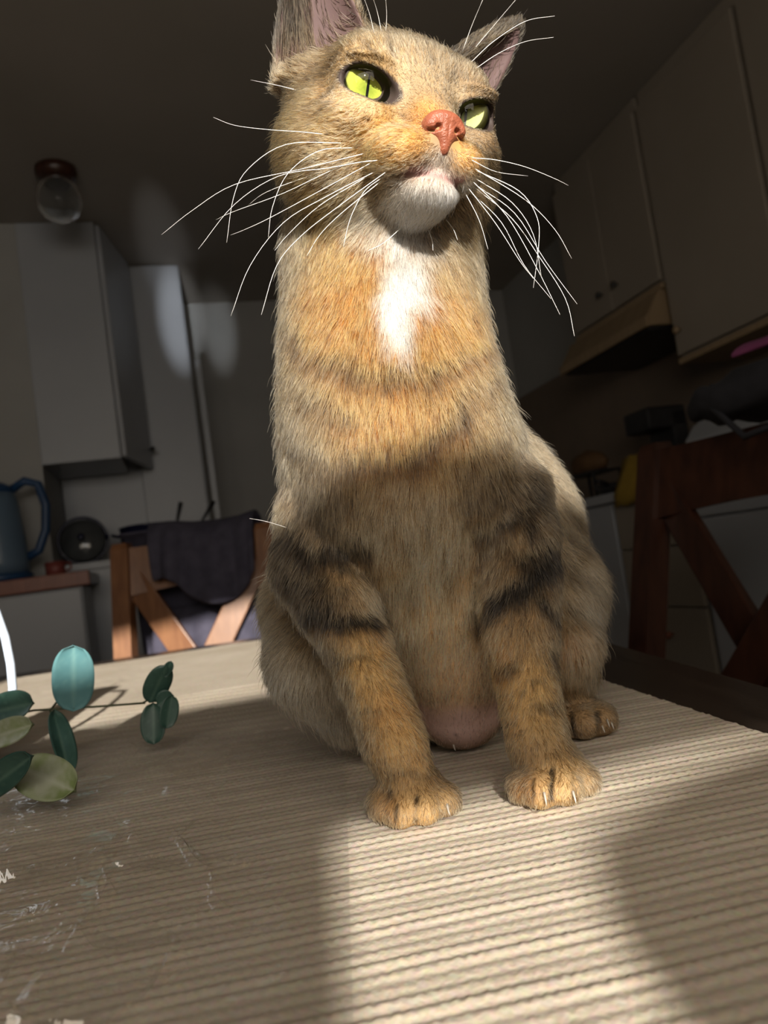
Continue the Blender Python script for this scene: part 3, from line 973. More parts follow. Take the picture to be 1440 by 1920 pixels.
def paw(c, r, toes, k=0.004):
    fld.ell(c, r, np.stack([EX, EY, [0, 0, 1]]), 0.008)
    for (a, ra) in toes:
        fld.ell(a, (ra, ra * 1.45, ra * 1.05), None, k)


def toe(x, y, d, r):
    p = W(x, y, d); rr = px(r, d)
    p[2] = max(TABLE + rr * 0.93, min(p[2], TABLE + rr * 1.3))
    return (p, rr)


def ground(p, z):
    p = p.copy(); p[2] = TABLE + z
    return p


paw(W(773, 1484, .368), (px(60, .367), px(72, .367), px(46, .367)),
    [toe(718, 1506, .362, 29), toe(752, 1520, .354, 32), toe(797, 1520, .354, 32), toe(835, 1502, .361, 28)])
paw(W(1036, 1447, .369), (px(60, .368), px(72, .368), px(46, .368)),
    [toe(981, 1476, .362, 28), toe(1012, 1486, .353, 33), toe(1058, 1482, .353, 33), toe(1094, 1462, .361, 27)])
paw(W(1092, 1346, .480), (px(50, .48), px(74, .48), px(34, .48)),
    [toe(1062, 1366, .468, 25), toe(1095, 1368, .461, 28), toe(1130, 1358, .466, 27)])
paw(W(735, 1385, .490), (px(46, .48), px(60, .48), px(26, .48)), [toe(735, 1390, .47, 26)])
# tail, curled away behind the rump
fld.chain([(ground(W(850, 1250, .66), .035), .020), (ground(W(800, 1250, .72), .018), .015), (ground(W(740, 1250, .77), .015), .012), (ground(W(690, 1250, .78), .013), .009)], 0.01)

# head
hu = HS


def he(c, r, k=.6, op='add', M=None):
    fld.ell(H(*c), np.array(r) * hu, HM if M is None else M, k * hu, op)


def hcone(a, b, ra, rb, k=.5, op='add'):
    fld.cone(H(*a), H(*b), ra * hu, rb * hu, k * hu, op)


he((0, -0.3, 0.2), (4.35, 4.5, 3.95), 1.0)
for s in (-1, 1):
    he((s * 2.85, 0.8, -1.5), (2.2, 2.6, 2.3), 1.2)           # cheek
    he((s * 1.95, 2.6, 1.7), (1.5, 1.25, 1.0), 0.9)           # brow
    he((s * 2.6, 3.1, -0.75), (1.3, 1.2, 0.9), 0.8)            # under the eye
hcone((0, 2.6, 1.4), (0, 5.0, -1.0), 1.25, 0.80, 1.0)         # bridge of the nose
for s in (-1, 1):
    he((s * 1.12, 4.25, -2.12), (1.40, 1.50, 1.0), 0.6)       # whisker pad
he((0, 4.65, -1.75), (0.9, 1.0, 0.9), 0.5)
he((0, 4.05, -3.20), (1.35, 1.40, 0.85), 0.4)                   # chin
hcone((0, 1.5, -2.9), (0, 3.1, -3.0), 1.5, 1.15, 0.9)            # lower jaw
# neck under the jaw
fld.chain([(H(0, -0.8, -2.0), 3.4 * hu), (W(716, 470, .436), px(150, .436))], 0.02)
# mouth line
for s in (-1, 1):
    for a, b_ in (((0, 5.55, -2.50), (s * .55, 5.45, -2.92)), ((s * .55, 5.45, -2.92), (s * 1.25, 4.9, -3.02)), ((s * 1.25, 4.9, -3.02), (s * 1.9, 3.9, -2.85))):
        hcone(a, b_, .13, .13, .12, 'sub')
hcone((0, 5.75, -1.8), (0, 5.55, -2.5), .09, .09, .12, 'sub')
# eyelids hug the ball, the upper one overhangs
for s in (-1, 1):
    e = EYE[s]
    he(e, (EYE_R + .20,) * 3, .5)
    he((e[0] * 1.0, e[1] + .76, e[2] + .84), (1.15, .64, .20), .25)
ALM = {}
# eye sockets: an almond cut whose ball is set in afterwards
for s in (-1, 1):
    e = EYE[s]
    ca, sa = math.cos(math.radians(14)), math.sin(math.radians(14))
    # almond long axis rises to the outer corner
    a1 = np.array([ca, -s * 0.35, s * sa]); a1 /= np.linalg.norm(a1)
    a2 = np.cross(np.array([s * 0.45, 1, -0.05]), a1); a2 /= np.linalg.norm(a2)
    a3 = np.cross(a1, a2)
    M = np.stack([a1, a2, a3]) @ HM
    ALM[s] = (np.array((e[0] + s * .25, e[1] + 1.15, e[2] - .16)), a1, a2)
    fld.ell(H(e[0] + s * .25, e[1] + 1.15, e[2] - 0.16), np.array((1.20, 0.60, 0.95)) * hu, M, 0.12 * hu, 'sub')
# ears: a leaning cone, scooped out from the front
EARS = {}
EAR_TIP = toH(W(978, 40, .450))
he((-3.0, -.6, 1.7), (1.4, 1.6, 1.3), .9)
for s in (-1, 1):
    base, tip = (np.array([-2.8, -0.7, 2.6]), np.array([-3.75, -1.2, 8.0])) if s < 0 else (np.array([3.25, -.9, 2.3]), EAR_TIP)
    up = (tip - base); Lh = np.linalg.norm(up); up /= Lh
    face = np.array([s * 0.45, 0.9, 0.0]); face -= up * (face @ up); face /= np.linalg.norm(face)
    side = np.cross(up, face)
    EARS[s] = (base, tip, up, face, side, Lh)

    def ear_fn(b, u, f, sd, L, inset, shift):
        def fn(X, Y, Z):
            lx = ((X - HEAD_C[0]) * HM[0, 0] + (Y - HEAD_C[1]) * HM[0, 1] + (Z - HEAD_C[2]) * HM[0, 2]) / HS
            ly = ((X - HEAD_C[0]) * HM[1, 0] + (Y - HEAD_C[1]) * HM[1, 1] + (Z - HEAD_C[2]) * HM[1, 2]) / HS
            lz = ((X - HEAD_C[0]) * HM[2, 0] + (Y - HEAD_C[1]) * HM[2, 1] + (Z - HEAD_C[2]) * HM[2, 2]) / HS
            dx, dy, dz = lx - b[0], ly - b[1], lz - b[2]
            h = dx * u[0] + dy * u[1] + dz * u[2]
            a = dx * sd[0] + dy * sd[1] + dz * sd[2]
            c = dx * f[0] + dy * f[1] + dz * f[2] - shift
            t = np.clip(h / L, -0.3, 1.0)
            ra = (EAR_R if b[0] < 0 else 1.75) * (1 - t) ** 0.72 * (1 + 0.25 * t) + 0.18 - inset
            rc = ra * 0.62 + 0.05
            rho = np.sqrt((a / np.maximum(ra, .05)) ** 2 + (c / np.maximum(rc, .05)) ** 2)
            d = (rho - 1) * np.minimum(ra, rc) * 0.9
            d = np.maximum(d, h - L)
            return np.maximum(d, -(h + 0.6)) * HS
        return fn
    lo = HEAD_C - 0.12; hi = HEAD_C + 0.13
    fld._apply(lo, hi, ear_fn(base, up, face, side, Lh, 0.0, 0.0), 0.5 * hu, 'add')
    fld._apply(lo, hi, ear_fn(base + up * 0.5, up, face, side, Lh - 0.7, 0.30, 0.72), 0.15 * hu, 'sub')

V, Q = fld.mesh()
V = smooth_verts(V, Q, 3, 0.5)
print('cat mesh', len(V), len(Q), time.time() - T0)

# --- coat pattern: colour spots and bands anchored on the body, some painted for shade
bvh = BVHTree.FromPolygons([Vector(v) for v in V], [tuple(int(i) for i in q) for q in Q])


def on_cat(x, y, d=0.43):
    o = Vector(CAM)
    r = Vector((x - 720) / FPX * RIGHT - (y - 960) / FPX * UP + fw).normalized()
    hit = bvh.ray_cast(o, r)
    if hit[0] is not None and hit[3] < 0.75:
        return np.array(hit[0])
    n = bvh.find_nearest(Vector(W(x, y, d)))
    return np.array(n[0])


B = (.37, .25, .135); G = (.45, .23, .066); O = (.54, .215, .040); CR = (.68, .52, .33)
DK = (.012, .009, .007); WH = (.86, .84, .81); PK = (.88, .60, .54); GR = (.38, .285, .18); GRD = (.17, .13, .085)
SPOTS = [
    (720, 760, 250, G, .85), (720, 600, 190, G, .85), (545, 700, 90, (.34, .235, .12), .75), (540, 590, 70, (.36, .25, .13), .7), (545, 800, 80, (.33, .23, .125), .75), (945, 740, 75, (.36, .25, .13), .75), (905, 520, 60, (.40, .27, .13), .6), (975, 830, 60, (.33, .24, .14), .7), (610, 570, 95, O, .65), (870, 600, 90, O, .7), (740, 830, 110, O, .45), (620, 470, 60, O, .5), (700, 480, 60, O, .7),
    (560, 860, 110, GR, .6), (600, 960, 90, GR, .6), (780, 1040, 130, (.94, .70, .42), .9), (760, 950, 70, GR, .5), (830, 1190, 115, (.97, .62, .30), .95), (760, 1180, 65, (.97, .62, .32), .9), (850, 1270, 90, (.97, .64, .36), .95),  # lower chest and belly painted lighter, sunlit chest above darker, evening out the shade
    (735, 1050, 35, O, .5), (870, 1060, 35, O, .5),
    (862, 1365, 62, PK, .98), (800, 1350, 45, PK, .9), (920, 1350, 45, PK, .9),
    (745, 1330, 50, O, .6), (730, 1230, 40, O, .5), (790, 1410, 35, O, .4), (690, 1260, 95, (.80, .52, .22), .7), (760, 1390, 70, (.84, .54, .23), .7), (775, 1510, 80, (.68, .44, .20), .75), (722, 1525, 28, O, .4), (790, 1545, 30, (.72, .44, .18), .7),  # shaded legs and paws also painted lighter, here and below
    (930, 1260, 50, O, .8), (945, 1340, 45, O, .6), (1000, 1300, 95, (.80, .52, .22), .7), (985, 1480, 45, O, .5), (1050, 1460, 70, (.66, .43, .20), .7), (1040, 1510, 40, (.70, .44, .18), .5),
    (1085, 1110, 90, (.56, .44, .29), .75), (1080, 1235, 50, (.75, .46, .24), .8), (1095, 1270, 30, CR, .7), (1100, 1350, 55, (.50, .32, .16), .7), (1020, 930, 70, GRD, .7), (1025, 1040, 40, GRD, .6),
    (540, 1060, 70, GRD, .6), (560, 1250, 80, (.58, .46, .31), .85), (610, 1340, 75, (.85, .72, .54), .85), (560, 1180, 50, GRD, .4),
    # face
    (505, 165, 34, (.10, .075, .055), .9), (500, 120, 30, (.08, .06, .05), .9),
    (520, 70, 60, (.05, .04, .035), .95), (560, 30, 70, (.06, .05, .04), .95), (610, 20, 50, (.14, .105, .08), .9), (955, 110, 60, (.09, .075, .06), .9),  # ear spots painted dark to stand for shade on the ears
    (590, 330, 130, (.56, .325, .115), .9), (560, 230, 100, (.46, .285, .12), .85), (690, 235, 90, (.56, .335, .125), .85), (700, 265, 55, (.86, .44, .12), .6), (760, 280, 50, (.86, .44, .12), .7), (800, 215, 36, (.82, .36, .09), .95), (880, 300, 50, (.84, .44, .13), .8),
    (800, 120, 80, (.40, .285, .16), .8), (700, 95, 80, (.45, .295, .135), .85), (900, 130, 60, (.42, .29, .15), .8), (930, 240, 60, (.46, .30, .14), .8), (690, 200, 30, CR, .6), (640, 175, 30, CR, .5), (752, 120, 22, CR, .65), (885, 230, 22, CR, .5), (760, 170, 20, CR, .6), (860, 170, 18, CR, .6),
    (800, 390, 66, WH, .97), (760, 420, 52, WH, .9), (845, 380, 50, WH, .9), (700, 410, 45, (.70, .58, .42), .6), (815, 325, 26, (.80, .64, .54), .8), (640, 310, 40, CR, .5),
    (768, 545, 40, WH, 1.0), (748, 595, 33, WH, 1.0), (755, 635, 24, WH, .95), (738, 560, 30, WH, .9), (760, 510, 36, WH, .8),
]
BANDS = [
    ([(525, 915), (580, 950), (640, 965)], 8, .6), ([(560, 870), (620, 905), (690, 915)], 7, .5), ([(600, 985), (660, 1000)], 7, .5), ([(540, 985), (580, 1010)], 9, .6), ([(640, 1060), (690, 1075)], 7, .5),
    ([(850, 870), (900, 850), (950, 805)], 7, .5), ([(870, 930), (930, 910), (985, 865)], 8, .6), ([(905, 1030), (960, 1015), (1010, 985)], 8, .6), ([(900, 1085), (950, 1065)], 7, .5), ([(830, 950), (870, 930)], 6, .4), ([(990, 990), (1030, 960)], 10, .6),
    ([(700, 925), (705, 990)], 5, .45), ([(740, 960), (748, 1040)], 5, .45), ([(800, 940), (808, 1020)], 5, .45), ([(715, 1040), (722, 1110)], 5, .4), ([(825, 1030), (832, 1090)], 5, .4),
    ([(655, 1225), (690, 1235)], 6, .4), ([(645, 1280), (665, 1295)], 6, .45), ([(690, 1330), (720, 1340)], 5, .35), ([(960, 1300), (985, 1305)], 5, .35),
    ([(590, 130), (560, 180)], 6, .45), ([(560, 270), (520, 300)], 6, .4), ([(600, 300), (540, 390)], 6, .4), ([(620, 200), (560, 250)], 5, .4), ([(660, 250), (700, 262)], 3, .5), ([(670, 225), (720, 240)], 3, .4),
    ([(540, 610), (610, 680), (690, 708), (760, 692)], 13, .62), ([(790, 702), (880, 668), (945, 620)], 12, .6), ([(525, 690), (590, 750), (660, 775)], 11, .45),
    ([(660, 858), (720, 868), (775, 860), (830, 815), (870, 775)], 14, .68), ([(525, 800), (590, 855), (650, 885)], 12, .55), ([(860, 760), (945, 695)], 10, .4),
    ([(540, 880), (600, 925), (660, 935)], 12, .5), ([(860, 900), (930, 880), (970, 840)], 10, .5), ([(880, 950), (950, 930), (1000, 890)], 12, .6),
    ([(525, 1005), (600, 1045), (690, 1020)], 17, .9), ([(520, 1060), (570, 1110), (600, 1140)], 24, .75), ([(570, 1150), (640, 1165), (722, 1168)], 15, .97), ([(590, 1090), (640, 1105)], 10, .6),
    ([(600, 1215), (640, 1240)], 9, .6), ([(640, 1310), (655, 1330)], 9, .5), ([(560, 960), (620, 980)], 10, .5),
    ([(890, 1000), (930, 985), (985, 955), (1010, 920)], 13, .85), ([(903, 1170), (935, 1125), (990, 1100), (1040, 1055)], 18, .97), ([(985, 1050), (1040, 1025)], 14, .8), ([(900, 1050), (960, 1040)], 9, .4),
    ([(1020, 1130), (1040, 1165)], 15, .85), ([(930, 1255), (965, 1250)], 9, .6), ([(1035, 1235), (1042, 1260)], 11, .7), ([(1020, 1330), (1050, 1325)], 8, .4), ([(1000, 1280), (1040, 1275)], 7, .4),
    ([(1060, 1000), (1110, 1040)], 12, .45), ([(1060, 1070), (1120, 1110)], 11, .4), ([(1060, 960), (1090, 985)], 12, .4), ([(1070, 1150), (1120, 1170)], 9, .3),
    ([(640, 158), (600, 190), (565, 235)], 6, .5), ([(640, 235), (590, 270), (545, 330)], 7, .35), ([(650, 290), (570, 370)], 8, .25), ([(735, 62), (745, 110)], 6, .5), ([(690, 75), (712, 115)], 6, .4), ([(790, 60), (805, 110)], 6, .35),
    ([(850, 90), (855, 140)], 6, .4), ([(640, 100), (600, 140)], 7, .35), ([(900, 120), (915, 160)], 6, .35), ([(700, 272), (745, 262)], 3.5, .5), ([(690, 285), (740, 280)], 3, .4),
    ([(745, 180), (765, 200), (790, 228)], 4, .45), ([(690, 1000), (700, 1090)], 7, .35), ([(770, 1000), (775, 1080)], 6, .4), ([(840, 1090), (850, 1120)], 7, .4), ([(770, 1090), (780, 1120)], 6, .4),
    ([(720, 1490), (735, 1465)], 6, .3), ([(770, 1475), (775, 1540)], 4, .8), ([(1032, 1440), (1034, 1505)], 4.5, .95), ([(812, 1485), (820, 1535)], 4, .8), ([(735, 1490), (736, 1535)], 4, .7), ([(1078, 1460), (1080, 1500)], 4, .85), ([(995, 1460), (993, 1500)], 4, .6), ([(1080, 1335), (1078, 1380)], 4, .8), ([(1112, 1335), (1113, 1380)], 4, .8), ([(700, 1455), (840, 1450)], 5, .35),  # thin dark lines along the gaps between the toes
]
SP = [(on_cat(x, y), r, c, s) for x, y, r, c, s in SPOTS]
SP = [(p, px(r, max((p - CAM) @ fw, .3)), np.array(c), s) for p, r, c, s in SP]
BD = []
for pts, w, s in BANDS:
    q = []
    for (a, b) in zip(pts[:-1], pts[1:]):
        for t in np.linspace(0, 1, 5)[:-1]:
            q.append(on_cat(a[0] + (b[0] - a[0]) * t, a[1] + (b[1] - a[1]) * t))
    q.append(on_cat(*pts[-1]))
    q = np.array(q)
    BD.append((q, px(w, max((q[0] - CAM) @ fw, .3)), s))


def vnoise(Pn, f, seed=0):
    """cheap smooth value noise in 3-D, -1..1"""
    q = Pn * f + seed * 17.3
    i = np.floor(q).astype(np.int64); u = q - i; u = u * u * (3 - 2 * u)
    out = np.zeros(len(Pn))
    for c in range(8):
        o = np.array([c & 1, (c >> 1) & 1, c >> 2])
        j = i + o
        hsh = (j[:, 0] * 73856093) ^ (j[:, 1] * 19349663) ^ (j[:, 2] * 83492791) ^ (seed * 2654435)
        v = ((hsh * 1103515245 + 12345) & 0x7fffffff) / 0x3fffffff - 1.0
        w = np.prod(np.where(o, u, 1 - u), 1)
        out += v * w
    return out


def coat(Pn):
    n = len(Pn)
    wob = np.stack([vnoise(Pn, 90, 1), vnoise(Pn, 90, 2), vnoise(Pn, 90, 3)], 1) * 0.004
    Pw = Pn + wob
    C = np.tile(np.array(B), (n, 1)) * (1 + 0.18 * vnoise(Pn, 60, 4))[:, None]
    # general mackerel banding on the back and flanks
    st = np.sin((Pw @ (0.5 * RIGHT + 0.9 * UP)) * 330 + 3 * vnoise(Pn, 40, 5))
    C *= (1 - 0.16 * np.clip(st, 0, 1))[:, None]
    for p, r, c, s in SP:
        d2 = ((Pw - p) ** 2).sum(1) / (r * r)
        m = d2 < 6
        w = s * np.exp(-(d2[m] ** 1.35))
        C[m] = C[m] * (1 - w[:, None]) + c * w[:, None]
    for q, r, s in BD:
        d = np.full(n, 9.0)
        m = ((Pw - q.mean(0)) ** 2).sum(1) < (0.5 * np.linalg.norm(q[0] - q[-1]) + np.abs(q - q.mean(0)).max() + 4 * r) ** 2
        if not m.any(): continue
        for a, b in zip(q[:-1], q[1:]):
            ab = b - a
            t = np.clip(((Pw[m] - a) @ ab) / (ab @ ab + 1e-12), 0, 1)
            d[m] = np.minimum(d[m], np.linalg.norm(Pw[m] - a - t[:, None] * ab, axis=1))
        w = s ** .7 * np.clip(1.45 - d / (r * 1.15) * 0.75, 0, 1) ** 1.2
        C = C * (1 - w[:, None]) + np.array(DK) * w[:, None]
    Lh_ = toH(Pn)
    for s, k in ((-1, .5), (1, .16)):  # ears darkened in colour to stand for shade, the right one most
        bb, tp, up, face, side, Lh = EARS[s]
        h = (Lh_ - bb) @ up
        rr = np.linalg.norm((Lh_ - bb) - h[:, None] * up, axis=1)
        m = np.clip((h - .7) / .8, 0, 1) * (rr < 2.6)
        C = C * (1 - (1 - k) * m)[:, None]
    return C


def almond(L, s):
    """1 on the rim of the eye opening, smaller inside"""
    o, a1, a2 = ALM[s]
    d = L - o
    r = np.sqrt((d @ a1 / 1.20) ** 2 + (d @ a2 / .60) ** 2)
    return np.where(np.abs(L[:, 1] - o[1]) < 1.6, r, 9)


def skin(Pn, C):
    """bare skin colours: eye rims, inner ears darkened as shade, lips"""
    L = toH(Pn)
    C = C * 0.75
    for s in (-1, 1):
        e = np.array(EYE[s])
        w = np.clip((1.20 - almond(L, s)) / 0.10, 0, 1)[:, None]
        C = C * (1 - w) + np.array((.05, .035, .03)) * w
        b, tip, up, face, side, Lh = EARS[s]
        h = (L - b) @ up; c = (L - b) @ face; a = np.abs((L - b) @ side)
        ins = ((h > 0.3) & (c > -0.9) & (inner_mask(L, s))).astype(float)[:, None] * 0.9
        C = C * (1 - ins) + np.array((.12, .075, .075)) * ins  # inner ear skin darkened, shade put into the colour
    # lips
    w = np.clip(1.2 - np.abs(L[:, 2] + 2.92) / .30, 0, 1) * (L[:, 1] > 4.6) * (np.abs(L[:, 0]) < 1.3)
    w = (0.85 * w)[:, None]
    C = C * (1 - w) + np.array((.30, .15, .14)) * w
    return C


def inner_mask(L, s):
    b, tip, up, face, side, Lh = EARS[s]
    d = L - b
    h = d @ up; a = d @ side; c = d @ face - 0.72
    t = np.clip((h - .5) / (Lh - .7), -.3, 1)
    ra = (EAR_R if s < 0 else 1.75) * (1 - t) ** 0.72 * (1 + 0.25 * t) + 0.18 - 0.30 + .12
    rc = ra * 0.62 + 0.05
    return (a / np.maximum(ra, .05)) ** 2 + (c / np.maximum(rc, .05)) ** 2 < 1.0


# --- body mesh
def attr_color(me, name, C):
    a = me.attributes.new(name, 'FLOAT_COLOR', 'POINT')
    a.data.foreach_set('color', np.concatenate([C, np.ones((len(C), 1))], 1).astype(np.float32).ravel())


m_skin, nt, b = new_mat('cat_skin')
at = nt.nodes.new('ShaderNodeAttribute'); at.attribute_name = 'coat'
nt.links.new(at.outputs['Color'], b.inputs['Base Color'])
b.inputs['Roughness'].default_value = 0.65
b.inputs['Specular IOR Level'].default_value = 0.25
b.inputs['Subsurface Weight'].default_value = 0.0

cat = quad_mesh('cat', V, Q, m_skin)
tag(cat, 'brown tabby cat with white bib sitting upright on the ribbed mat', 'cat')
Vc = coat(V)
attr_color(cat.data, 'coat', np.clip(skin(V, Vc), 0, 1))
print('coat', time.time() - T0)

# --- fur
tris = np.concatenate([Q[:, [0, 1, 2]], Q[:, [0, 2, 3]]])
A = V[tris[:, 0]]; Bv = V[tris[:, 1]]; Cv = V[tris[:, 2]]
tn = np.cross(Bv - A, Cv - A); area = np.linalg.norm(tn, axis=1) * 0.5
cen = (A + Bv + Cv) / 3
tn = tn / (2 * area[:, None] + 1e-20)
view = cen - CAM; view /= np.linalg.norm(view, axis=1)[:, None]
facing = -(tn * view).sum(1)
dens = np.where(facing > -0.25, 1.0, 0.28)
Lc = toH(cen)
headw = (np.abs(Lc).max(1) < 6.5)
dens = dens * np.where(headw & (Lc[:, 1] > -1.5), 1.7, 1.0)
dens *= np.where(cen[:, 2] < TABLE + 0.0035, 0.0, 1.0)
NF = 300000
pr = area * dens; pr /= pr.sum()
ti = rng.choice(len(tris), NF, p=pr)
u = rng.random((NF, 2)); sw = u.sum(1) > 1; u[sw] = 1 - u[sw]
R0 = A[ti] + u[:, :1] * (Bv[ti] - A[ti]) + u[:, 1:] * (Cv[ti] - A[ti])
# smooth normals from the mesh
vn = np.zeros_like(V)
for k in range(3):
    for q in range(3):
        vn[:, q] += np.bincount(tris[:, k], weights=(tn * area[:, None])[:, q], minlength=len(V))
vn /= np.linalg.norm(vn, axis=1)[:, None] + 1e-20
w0 = 1 - u.sum(1)
N0 = vn[tris[ti, 0]] * w0[:, None] + vn[tris[ti, 1]] * u[:, :1] + vn[tris[ti, 2]] * u[:, 1:]
N0 /= np.linalg.norm(N0, axis=1)[:, None]
L0 = toH(R0)

GUIDES = []     # position, direction, length in metres, lift, reach


def gh(x, y, z, dx, dy, dz, ln, lift=.45, reach=1.3):
    GUIDES.append((H(x, y, z), dx * hx + dy * hf + dz * hz, ln * .001, lift, reach * HS))


def gp(x, y, dx, dy, ln, lift=.4, reach=80, d=None):
    p = on_cat(x, y) if d is None else W(x, y, d)
    GUIDES.append((p, RIGHT * dx - UP * dy, ln * .001, lift, px(reach, .42)))


gh(0, 5.0, -.2, 0, -.5, 1, 2.0, .25, .8); gh(0, 4.2, .9, 0, -.6, .9, 2.8, .3, .9); gh(0, 3, 2.8, 0, -.8, .7, 6); gh(0, 0, 4.1, 0, -1, .2, 8)
for s in (-1, 1):
    gh(s * 1.0, 4.5, -.5, s * .9, -.8, .2, 2.6, .3, .7)
    gh(s * 3, 3.2, -.9, s * 1, -.7, -.15, 5.5); gh(s * 4.3, 1, -1.5, s * .5, -1, -.35, 11); gh(s * 4.2, 2.0, .5, s * .6, -1, 0, 7)
    gh(s * 1.3, 5.4, -2.1, s * 1, -.5, -.25, 3.2, .35, .8); gh(s * 2.2, 4.0, -2.4, s * 1, -.7, -.4, 5)
    gh(s * 1.5, 2.5, -3.8, s * .6, -.6, -.5, 10); gh(s * 2.1, 3.8, 2.0, s * .5, -.5, 1, 5); gh(s * 2.6, 1.2, 3.2, s * .5, -.9, .3, 8)
    gh(s * 2.4, 4.0, -.5, s * .8, -.5, -.3, 3, .35, .8); gh(s * 1.2, 4.2, .9, s * .3, -.3, 1, 2.6, .3, .6)
    gh(s * 4.2, -1.8, 5, s * .3, 0, 1, 5, .3, 1.8); gh(s * 3.0, -2.2, 3, s * .3, -.3, 1, 7, .3)
    gh(s * 3.2, -3, 0, s * .3, -1, -.4, 11)
gh(0, 5.0, -3.5, 0, -.1, -1, 6, .5, .9); gh(0, 3.4, -4.0, 0, -.5, -1, 9, .5); gh(0, -4.5, 0, 0, 0, -1, 11)
gp(740, 500, 0, 1, 11); gp(600, 540, -.4, 1, 12); gp(860, 560, .5, 1, 12); gp(720, 640, 0, 1, 13); gp(720, 760, 0, 1, 13); gp(560, 700, -.45, 1, 12); gp(900, 720, .5, 1, 12)
gp(545, 850, -.4, 1, 12); gp(750, 900, 0, 1, 15); gp(640, 900, -.15, 1, 13); gp(860, 900, .1, 1, 13); gp(960, 880, .5, .8, 12); gp(680, 820, 0, 1, 13); gp(800, 820, .1, 1, 13)
gp(780, 1000, 0, 1, 16); gp(780, 1100, 0, 1, 16); gp(820, 1200, 0, 1, 11); gp(850, 1290, 0, 1, 7, .25); gp(862, 1370, 0, 1, 3, .15, 50); gp(800, 1340, 0, 1, 4, .2, 45); gp(920, 1340, 0, 1, 4, .2, 45)
gp(580, 980, -.2, 1, 12); gp(600, 1080, 0, 1, 10); gp(640, 1150, .2, 1, 8); gp(680, 1240, .3, 1, 7); gp(715, 1330, .3, 1, 6.5); gp(745, 1410, .25, 1, 5.5, .35, 50); gp(775, 1480, 0, 1, 4, .35, 50); gp(775, 1530, 0, 1, 3, .35, 40)
gp(955, 980, .2, 1, 11); gp(965, 1080, -.1, 1, 9); gp(975, 1160, -.1, 1, 8); gp(985, 1260, .05, 1, 7); gp(1000, 1350, .1, 1, 6); gp(1015, 1420, .1, 1, 5, .35, 50); gp(1035, 1460, .1, 1, 4, .35, 50); gp(1035, 1500, 0, 1, 3, .35, 40)
gp(1070, 1020, .4, 1, 13); gp(1100, 1120, .3, 1, 13, .45); gp(1085, 1220, .1, 1, 14, .5); gp(1095, 1340, .6, .6, 4, .35, 50); gp(1130, 1365, .5, .8, 3, .35, 40); gp(1050, 930, .5, .9, 12); gp(1010, 880, .4, 1, 12)
gp(530, 1080, -.3, 1, 13, .5); gp(550, 1200, -.15, 1, 14, .5); gp(590, 1320, .05, 1, 16, .55); gp(640, 1370, .1, 1, 14, .5)
gp(850, 900, 0, 1, 13, .3, 180, .58); gp(850, 1150, 0, 1, 13, .3, 180, .68); gp(720, 600, 0, 1, 12, .3, 120, .50); gp(720, 350, 0, 1, 12, .3, 100, .49); gp(1000, 1100, .2, 1, 13, .3, 120, .60); gp(650, 1100, -.2, 1, 13, .3, 120, .60); gp(760, 1250, 0, 1, 10, .3, 100, .77)

gw = np.zeros(NF); gd = np.zeros((NF, 3)); gl = np.zeros(NF); gf = np.zeros(NF)
for p, d, ln, lf, rc in GUIDES:
    d = d / np.linalg.norm(d)
    w = np.exp(-((R0 - p) ** 2).sum(1) / (rc * rc)) + 1e-9 / (((R0 - p) ** 2).sum(1) + 1e-6)
    gw += w; gd += w[:, None] * d; gl += w * ln; gf += w * lf
gd /= gw[:, None]; gl /= gw; gf /= gw
gd += 0.22 * np.stack([vnoise(R0, 120, 11), vnoise(R0, 120, 12), vnoise(R0, 120, 13)], 1) + 0.13 * rng.normal(size=(NF, 3))
Tg = gd - (gd * N0).sum(1)[:, None] * N0
Tg /= np.linalg.norm(Tg, axis=1)[:, None] + 1e-9
ln = gl * rng.uniform(.65, 1.15, NF) 
guard = rng.random(NF) < .045
ln = ln * np.where(guard, 1.55, 1)
lift = np.clip(gf * rng.uniform(.6, 1.4, NF) * np.where(guard, 1.5, 1), .08, 1.1)

# where no hair grows: eyes, nose leather, lips, inner ears, under the paws
keep = np.ones(NF, bool)
for s in (-1, 1):
    e = np.array(EYE[s]) + (0, .9, 0)
    keep &= ~(almond(L0, s) < 1.03)
    ins = inner_mask(L0, s) & ((L0 - EARS[s][0]) @ EARS[s][2] > .3)
    med = ((L0 - EARS[s][0]) @ EARS[s][4]) * s * (1 if EARS[s][4][0] * s > 0 else -1)
    keep &= ~(ins & (rng.random(NF) < np.where(med < -.3, .55, .95)))
    ln = np.where(ins, ln * np.where(med < -.3, 2.6, 1.3), ln)
    ln = np.where(almond(L0, s) < 2.1, ln * .42, ln)
keep &= ~((np.abs(L0[:, 0]) < .62) & (L0[:, 1] > 5.15) & (L0[:, 2] > -1.9) & (L0[:, 2] < -.72))
keep &= ~((np.abs(L0[:, 0]) < 1.15) & (L0[:, 1] > 4.7) & (np.abs(L0[:, 2] + 2.90) < .17))
pkd = np.min(np.stack([((R0 - p) ** 2).sum(1) / (r * r) for p, r, c, s in SP if tuple(c) == PK]), 0)
keep &= ~((pkd < 1.6) & (rng.random(NF) < .86))
R0, N0, Tg, ln, lift, L0 = (a[keep] for a in (R0, N0, Tg, ln, lift, L0))
NF = len(R0)
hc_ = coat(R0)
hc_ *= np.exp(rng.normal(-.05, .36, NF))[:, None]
tick = rng.random(NF)
hc_ = np.where((tick < .26)[:, None] & (hc_.mean(1) < .5)[:, None], hc_ * .20, hc_)
hc_ = np.where((tick > .86)[:, None], hc_ * .6 + np.array((.20, .155, .095)), hc_)

